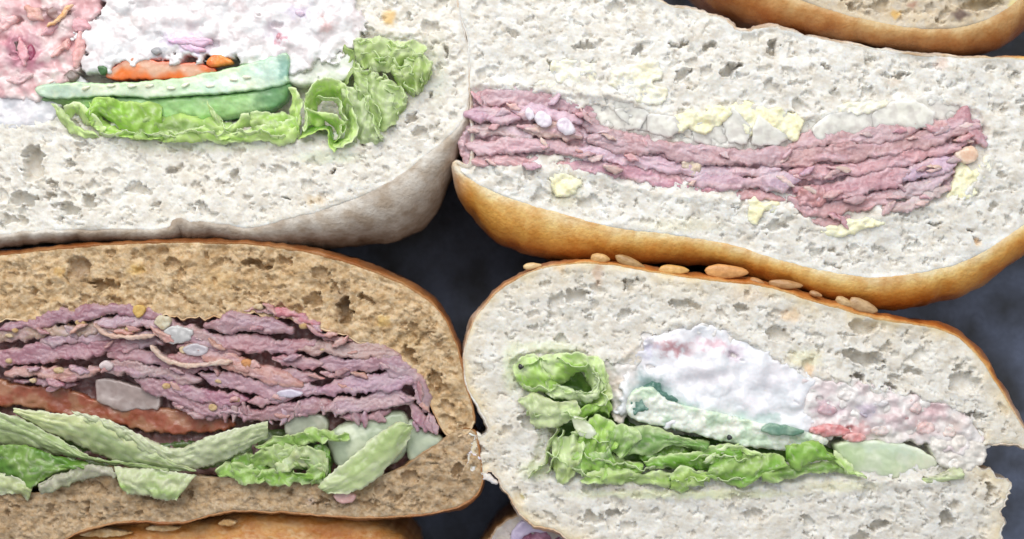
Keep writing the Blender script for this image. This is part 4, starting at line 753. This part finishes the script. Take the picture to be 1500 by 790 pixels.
lump(D_, 'cucumber_slice', [(1222, 652), (1250, 646), (1290, 646), (1330, 652), (1366, 668), (1372, 684), (1350, 698), (1300, 702), (1256, 700), (1236, 680)], 3, M_onion, (.60, .68, .48), (.70, .74, .58), 433, amp=2, sc=30, rag=1.5, R=5, csc=40, spots=[(1250, 660, 26, 22, .4, (.52, .64, .36), .7), (1340, 690, 40, 10, 0, (.80, .80, .58), .6), (1300, 655, 50, 7, .1, (.66, .76, .62), .6), (1290, 684, 30, 6, .1, (.56, .66, .42), .5), (1360, 676, 14, 12, 0, (.78, .76, .62), .7)], tilt=(0, -.15))
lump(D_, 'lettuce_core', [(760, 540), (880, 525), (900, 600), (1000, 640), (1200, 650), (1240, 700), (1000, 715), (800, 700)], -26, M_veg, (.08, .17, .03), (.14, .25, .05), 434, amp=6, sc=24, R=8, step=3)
LQ = (.70, .88, .42); LM = (.52, .80, .19); LB = (.38, .67, .12)
LQ = (.80, .95, .50)
leaf(D_, [(752, 536), (764, 522), (786, 520), (800, 546)], [(756, 560), (776, 572), (800, 572), (820, 566)], [10, 14, 8], [4, 0, 6], LQ, LM, seed=71, ruf=5, fr=40, edge=LE)
leaf(D_, [(786, 522), (810, 518), (850, 516), (880, 526), (892, 560)], [(812, 564), (830, 560), (850, 548), (862, 560), (872, 582)], [12, 14, 10, 14, 10], [0, -8, -12, -4], LQ, LM, seed=72, ruf=5, fr=50, edge=LE)
leaf(D_, [(796, 540), (800, 560), (826, 564), (850, 572), (870, 568), (876, 550), (868, 546)], [(800, 576), (812, 584), (836, 586), (856, 588), (874, 582), (878, 566), (872, 552)], [8, 10, 14, 16, 18, 16], [12, 8, 8, 4], LQ, LE, seed=73, ruf=4, fr=36, edge=(.74, .82, .56))
leaf(D_, [(756, 586), (780, 574), (810, 584), (840, 586), (850, 602)], [(776, 600), (782, 622), (812, 626), (834, 616), (846, 612)], [10, 16, 12], [8, 12, 4], (.64, .74, .40), LQ, seed=74, ruf=5, fr=50, edge=(.76, .80, .50))
leaf(D_, [(880, 530), (892, 556), (894, 580), (880, 596)], [(870, 540), (876, 566), (872, 584), (858, 590)], [10], [-10], (.56, .66, .26), LM, seed=75, ruf=3, edge=LE)
leaf(D_, [(846, 600), (868, 592), (890, 586), (896, 600)], [(850, 620), (862, 612), (880, 604), (890, 612)], [6], [-8], LM, LB, seed=76, ruf=4)
lump(D_, 'lettuce_core', [(838, 612), (850, 610), (866, 622), (874, 634), (862, 642), (844, 632)], 18, M_onion, (.74, .76, .62), (.66, .68, .5), 435, amp=2, sc=14, rag=1.5, R=4, skirt=20)
frill(D_, [(812, 626), (806, 650), (790, 680), (774, 698)], 4, 60, 22, 12, (6, 2), (.64, .74, .40), LQ, seed=77, edge=(.74, .82, .5))
frill(D_, [(822, 630), (818, 656), (806, 678), (796, 692)], 4, 40, 22, 12, (6, 2), (.62, .74, .38), LM, seed=78, edge=LE)
curls(D_, [([(758, 530), (790, 526), (826, 528), (866, 536)], 5, 36, 18, 18, (0, 8)), ([(764, 560), (790, 568), (816, 566), (846, 574), (876, 570)], 5, 34, 18, 18, (0, 8)), ([(770, 600), (800, 606), (830, 604), (856, 612)], 5, 30, 18, 18, (0, 8)),
           ([(868, 536), (884, 560), (886, 590)], 4, 28, 18, 16, (-6, 0)), ([(840, 630), (866, 636), (890, 648)], 5, 26, 18, 16, (0, 8)), ([(850, 664), (884, 672), (920, 680), (960, 684)], 4, 34, 14, 14, (0, 6)),
           ([(800, 660), (826, 676), (852, 690), (880, 696)], 4, 30, 14, 14, (0, 6)), ([(980, 700), (1020, 698), (1060, 698), (1100, 700)], 4, 36, 14, 15, (0, 6)), ([(1010, 668), (1050, 664), (1090, 670)], 4, 34, 14, 18, (0, 6))], 370, LQ, LM, LE)
leaf(D_, [(806, 640), (830, 640), (848, 630), (856, 650)], [(812, 690), (822, 712), (836, 700), (850, 676)], [-6, 2, 6], [2, 4, 6], LQ, (.44, .56, .2), seed=79, ruf=5, fr=30, edge=LE)
leaf(D_, [(850, 632), (872, 606), (900, 620), (908, 650)], [(842, 660), (862, 668), (884, 668), (896, 660)], [8, 12, 4], [-8, 4, 6], LM, LB, seed=80, ruf=6, fr=30, edge=LQ)
leaf(D_, [(834, 664), (850, 656), (876, 662), (890, 650)], [(836, 690), (860, 694), (884, 690), (900, 676)], [8, 4, 10], [2], (.40, .60, .24), LB, seed=81, ruf=5, fr=34, edge=LQ)
leaf(D_, [(892, 626), (912, 620), (932, 626), (936, 640), (920, 660)], [(888, 648), (896, 660), (908, 668), (914, 668), (918, 664)], [12, 16, 14], [6, 8, 8], (.42, .62, .22), (.30, .52, .12), seed=82, ruf=3, fr=40, edge=LQ)
leaf(D_, [(926, 622), (960, 626), (1000, 640), (1040, 648)], [(920, 664), (950, 668), (980, 652), (1030, 660)], [4, 8, 2], [8, 4, 6], (.36, .54, .20), (.18, .36, .08), seed=83, ruf=5, fr=60, edge=LQ)
leaf(D_, [(940, 676), (980, 664), (1020, 660), (1050, 652), (1080, 648)], [(950, 684), (990, 686), (1030, 690), (1060, 680), (1086, 672)], [10, 12, 8, 12], [4, 2, 8], (.32, .60, .10), (.20, .46, .04), seed=84, ruf=5, fr=50, edge=LQ)
leaf(D_, [(1028, 676), (1048, 656), (1070, 648), (1094, 656), (1116, 664)], [(1036, 680), (1060, 668), (1078, 662), (1096, 664), (1112, 668)], [16, 18, 14], [8], LQ, LM, seed=85, ruf=3, edge=LE)
leaf(D_, [(1040, 676), (1070, 664), (1110, 664), (1140, 664), (1152, 680)], [(1030, 700), (1060, 706), (1090, 714), (1112, 700), (1140, 684)], [8, 12, 8, 12], [10, 6, 10, 12], (.42, .62, .18), (.26, .50, .08), seed=86, ruf=5, fr=56, edge=(.56, .72, .3))
leaf(D_, [(860, 690), (900, 686), (940, 690), (980, 690), (1030, 690)], [(850, 706), (900, 708), (940, 708), (980, 712), (1030, 712)], [6, 10, 4, 10], [10, 4, 8], (.52, .70, .22), (.36, .60, .10), seed=87, ruf=5, fr=44, edge=LE)
leaf(D_, [(980, 694), (1000, 682), (1020, 690), (1040, 692)], [(984, 716), (1004, 722), (1012, 700), (1040, 706)], [14, 16, 10], [6, 8, 4], (.46, .68, .16), (.24, .48, .03), seed=88, ruf=3, fr=30, edge=LE)
leaf(D_, [(1146, 652), (1170, 646), (1200, 648), (1220, 668)], [(1150, 674), (1164, 684), (1190, 676), (1222, 672)], [14, 20, 16], [14, 16, 10], (.34, .58, .12), (.22, .46, .05), seed=89, ruf=3, fr=50, edge=(.46, .66, .2))
leaf(D_, [(1110, 690), (1150, 680), (1190, 680), (1224, 672), (1244, 690)], [(1116, 704), (1150, 702), (1180, 694), (1220, 690), (1250, 694)], [6, 10, 4], [12, 8, 8], (.32, .54, .10), (.16, .34, .04), seed=90, ruf=5, fr=44, edge=LQ)
leaf(D_, [(1218, 660), (1240, 672), (1250, 686), (1262, 692)], [(1222, 680), (1234, 690), (1250, 696), (1268, 700)], [8], [10], LQ, LM, seed=91, ruf=3, edge=LE)
leaf(D_, [(940, 650), (980, 650), (1020, 664), (1060, 668)], [(936, 672), (970, 676), (1010, 684), (1050, 690)], [-6], [0, 4, -4], (.26, .46, .08), (.12, .28, .03), seed=92, ruf=6, fr=40)
leaf(D_, [(854, 640), (880, 650), (910, 672), (940, 676)], [(850, 690), (880, 700), (910, 700), (940, 700)], [-6, 0], [4, 0], (.38, .58, .14), LB, seed=93, ruf=7, fr=36, edge=LQ)
leaf(D_, [(1380, 690), (1400, 684), (1410, 690)], [(1340, 704), (1380, 706), (1410, 702)], [2], [4], (.66, .66, .46), LQ, seed=94, ruf=2)
for i, (x, y, r) in enumerate([(763, 536, 4.2), (1066, 639, 4)]):
    seed_obj(D_, x, y, 22, r, r, r, 0, (.03, .03, .035), 500 + i, 'peppercorn')
# torn crumb flaps
rng = random.Random(12)
for i, (x, y) in enumerate([(690, 664), (700, 690), (714, 698), (700, 640)]):
    meat_slice(D_, [(x - 12, y - 6), (x, y), (x + 14, y + 8)], 5, 1, 0, 520 + i, (.8, .78, .75), (.76, .73, .7), name='torn_crumb', skirt=10, rag=3, lump=2.5, m=M_crumb)
# seeds on the crust
for i, (x, y, a, b, an, cc) in enumerate([(880, 380, 15, 9, .1, (.56, .38, .20)), (924, 386, 24, 9, .35, (.36, .24, .13)), (988, 397, 23, 9, .02, (.62, .40, .17)), (1066, 399, 33, 12, .05, (.60, .33, .15)), (1152, 418, 26, 8, .1, (.40, .24, .13)), (1266, 450, 24, 11, .35, (.44, .32, .22)),
                                          (1238, 444, 14, 8, .4, (.48, .36, .24)), (780, 391, 14, 6, -.1, (.66, .54, .38)), (1196, 432, 10, 5, .3, (.42, .26, .16)), (1110, 414, 12, 6, .3, (.46, .26, .14))]):
    seed_obj(D_, x, y - 1, -6, a, b * .85, 5, an, tuple(np.array(cc) * np.array([1.12, 1.0, .75])), 540 + i)

# ================================================================== E, F, G
E = thing('sandwich', 'golden crusted roll with fruit pieces in its crumb, cut off by the top right edge', 1330, -60)
bread(E, [(1060, -70, 66, 0), (1125, -26, 66, 1), (1195, 6, 48, 1), (1280, 30, 36, 1), (1350, 40, 36, 1), (1410, 38, 42, 1), (1460, 22, 44, 1), (1510, -14, 36, 1), (1560, -80, 24, 0), (1580, -200, 20, 0), (1400, -280, 20, 0), (1150, -260, 20, 0), (1010, -170, 50, 0)],
      None, M_crumb, M_crust, (.66, .56, .42), [(0, (.66, .48, .26)), (.2, (.62, .38, .16)), (.6, (.52, .27, .10)), (1, (.38, .19, .09)), (1.6, (.3, .16, .09))], seed=61, layer_dir=.1, pores=1.2,
      spots=[(1316, 19, 9, 7, (.8, .5, .14), .8), (1410, 20, 15, 8, (.14, .08, .07), .85), (1340, 6, 8, 6, (.42, .2, .14), .7), (1218, 16, 8, 6, (.25, .15, .1), .7), (1490, 6, 10, 8, (.72, .6, .2), .6), (1450, 0, 30, 8, (.46, .38, .24), .6)],
      bigpores=[(1440, 4, 28, 9, -.1, 12), (1380, 30, 8, 4, 0, 7), (1250, 8, 10, 5, 0, 8)], zoff=-14)
# left shoulder of that crust runs along the roll below it
F_ = thing('sandwich', 'crusty golden roll seen crust up, cut off by the bottom left edge', 330, 850)
def crown(parent, ctrl, z0, hgt, seed, cols, name='crust', m=None, step=2.2):
    P = cr(ctrl, True, 10); x0, y0 = P.min(0) - 6; x1, y1 = P.max(0) + 6
    def sdf(X, Y): return sdf_fast(P, X, Y) + 3 * fbm(X / 40, Y / 30, 3, seed)
    def h(X, Y, D):
        return z0 + hgt * np.sqrt(np.clip(1 - np.clip(1 + D / 90, 0, 1) ** 2, 0, 1)) + 3.5 * fbm(X / 60, Y / 26, 4, seed + 1) + 1.0 * fbm(X / 7, Y / 6, 2, seed + 5)
    ks = np.array([q[0] for q in cols]); cs = np.array([q[1] for q in cols])
    def colf(X, Y, D, Z):
        t = np.clip(-D / 60 + .5 * fbm(X / 34, Y / 12, 4, seed + 2), 0, 1)
        return np.stack([np.interp(t, ks, cs[:, q]) for q in range(3)], -1)
    return field(name, sdf, h, (x0, y0, x1, y1), m or M_crust, parent, colf, step=step, skirt=200, R=10)
crown(F_, [(80, 800), (120, 782), (200, 766), (250, 766), (285, 770), (330, 757), (400, 752), (470, 756), (540, 768), (590, 796), (600, 860), (520, 960), (300, 980), (110, 950), (60, 860)], -50, 36, 71,
      [(0, (.60, .36, .16)), (.3, (.66, .36, .12)), (.6, (.58, .28, .08)), (.8, (.68, .46, .24)), (1, (.52, .24, .07))], name='roll_crust')
for i, (x, y, a, b) in enumerate([(150, 784, 40, 6), (235, 776, 26, 5), (330, 768, 14, 5)]):
    lump(F_, 'torn_crumb', [(x - a, y + 2), (x - a * .3, y - b), (x + a * .5, y - b * .6), (x + a, y), (x + a * .2, y + b)], -17 + i * 2, M_brown, (.68, .52, .32), (.60, .40, .2), 720 + i, amp=2.5, sc=9, rag=3, R=2, skirt=20)
G = thing('sandwich', 'corner of a roll with purple onion, barely showing at the bottom edge', 780, 850, 'sandwich')
bread(G, [(716, 796, 4, 3), (735, 774, 4, 3), (765, 762, 4, 3), (800, 758, 4, 2), (830, 768, 4, 2), (850, 790, 4, 2), (880, 850, 8, 0), (860, 940, 8, 0), (760, 950, 8, 0), (690, 900, 8, 0), (700, 830, 6, 1)],
      [(755, 782), (790, 772), (820, 780), (850, 800), (860, 900), (760, 900), (745, 820)], M_crumb, M_crust, (.52, .47, .46), [(0, (.5, .4, .3)), (1, (.4, .25, .12)), (1.6, (.3, .18, .1))], seed=81, zoff=-45, pdepth=40)
lump(G, 'red_onion_slice', [(748, 800), (756, 776), (785, 764), (815, 768), (824, 780), (800, 786), (770, 790), (760, 810)], -42, M_onion, (.58, .50, .66), (.50, .42, .58), 82, amp=2, sc=20, rag=2, R=4)
lump(G, 'red_onion_slice', [(756, 806), (766, 784), (800, 780), (822, 784), (840, 800), (830, 870), (760, 870)], -50, M_onion, (.30, .10, .18), (.46, .22, .32), 83, amp=3, sc=16, rag=2, R=4)

# tidy: individual names stay plain; helper property removed
for o in bpy.data.objects:
    if '_o' in o: del o['_o']
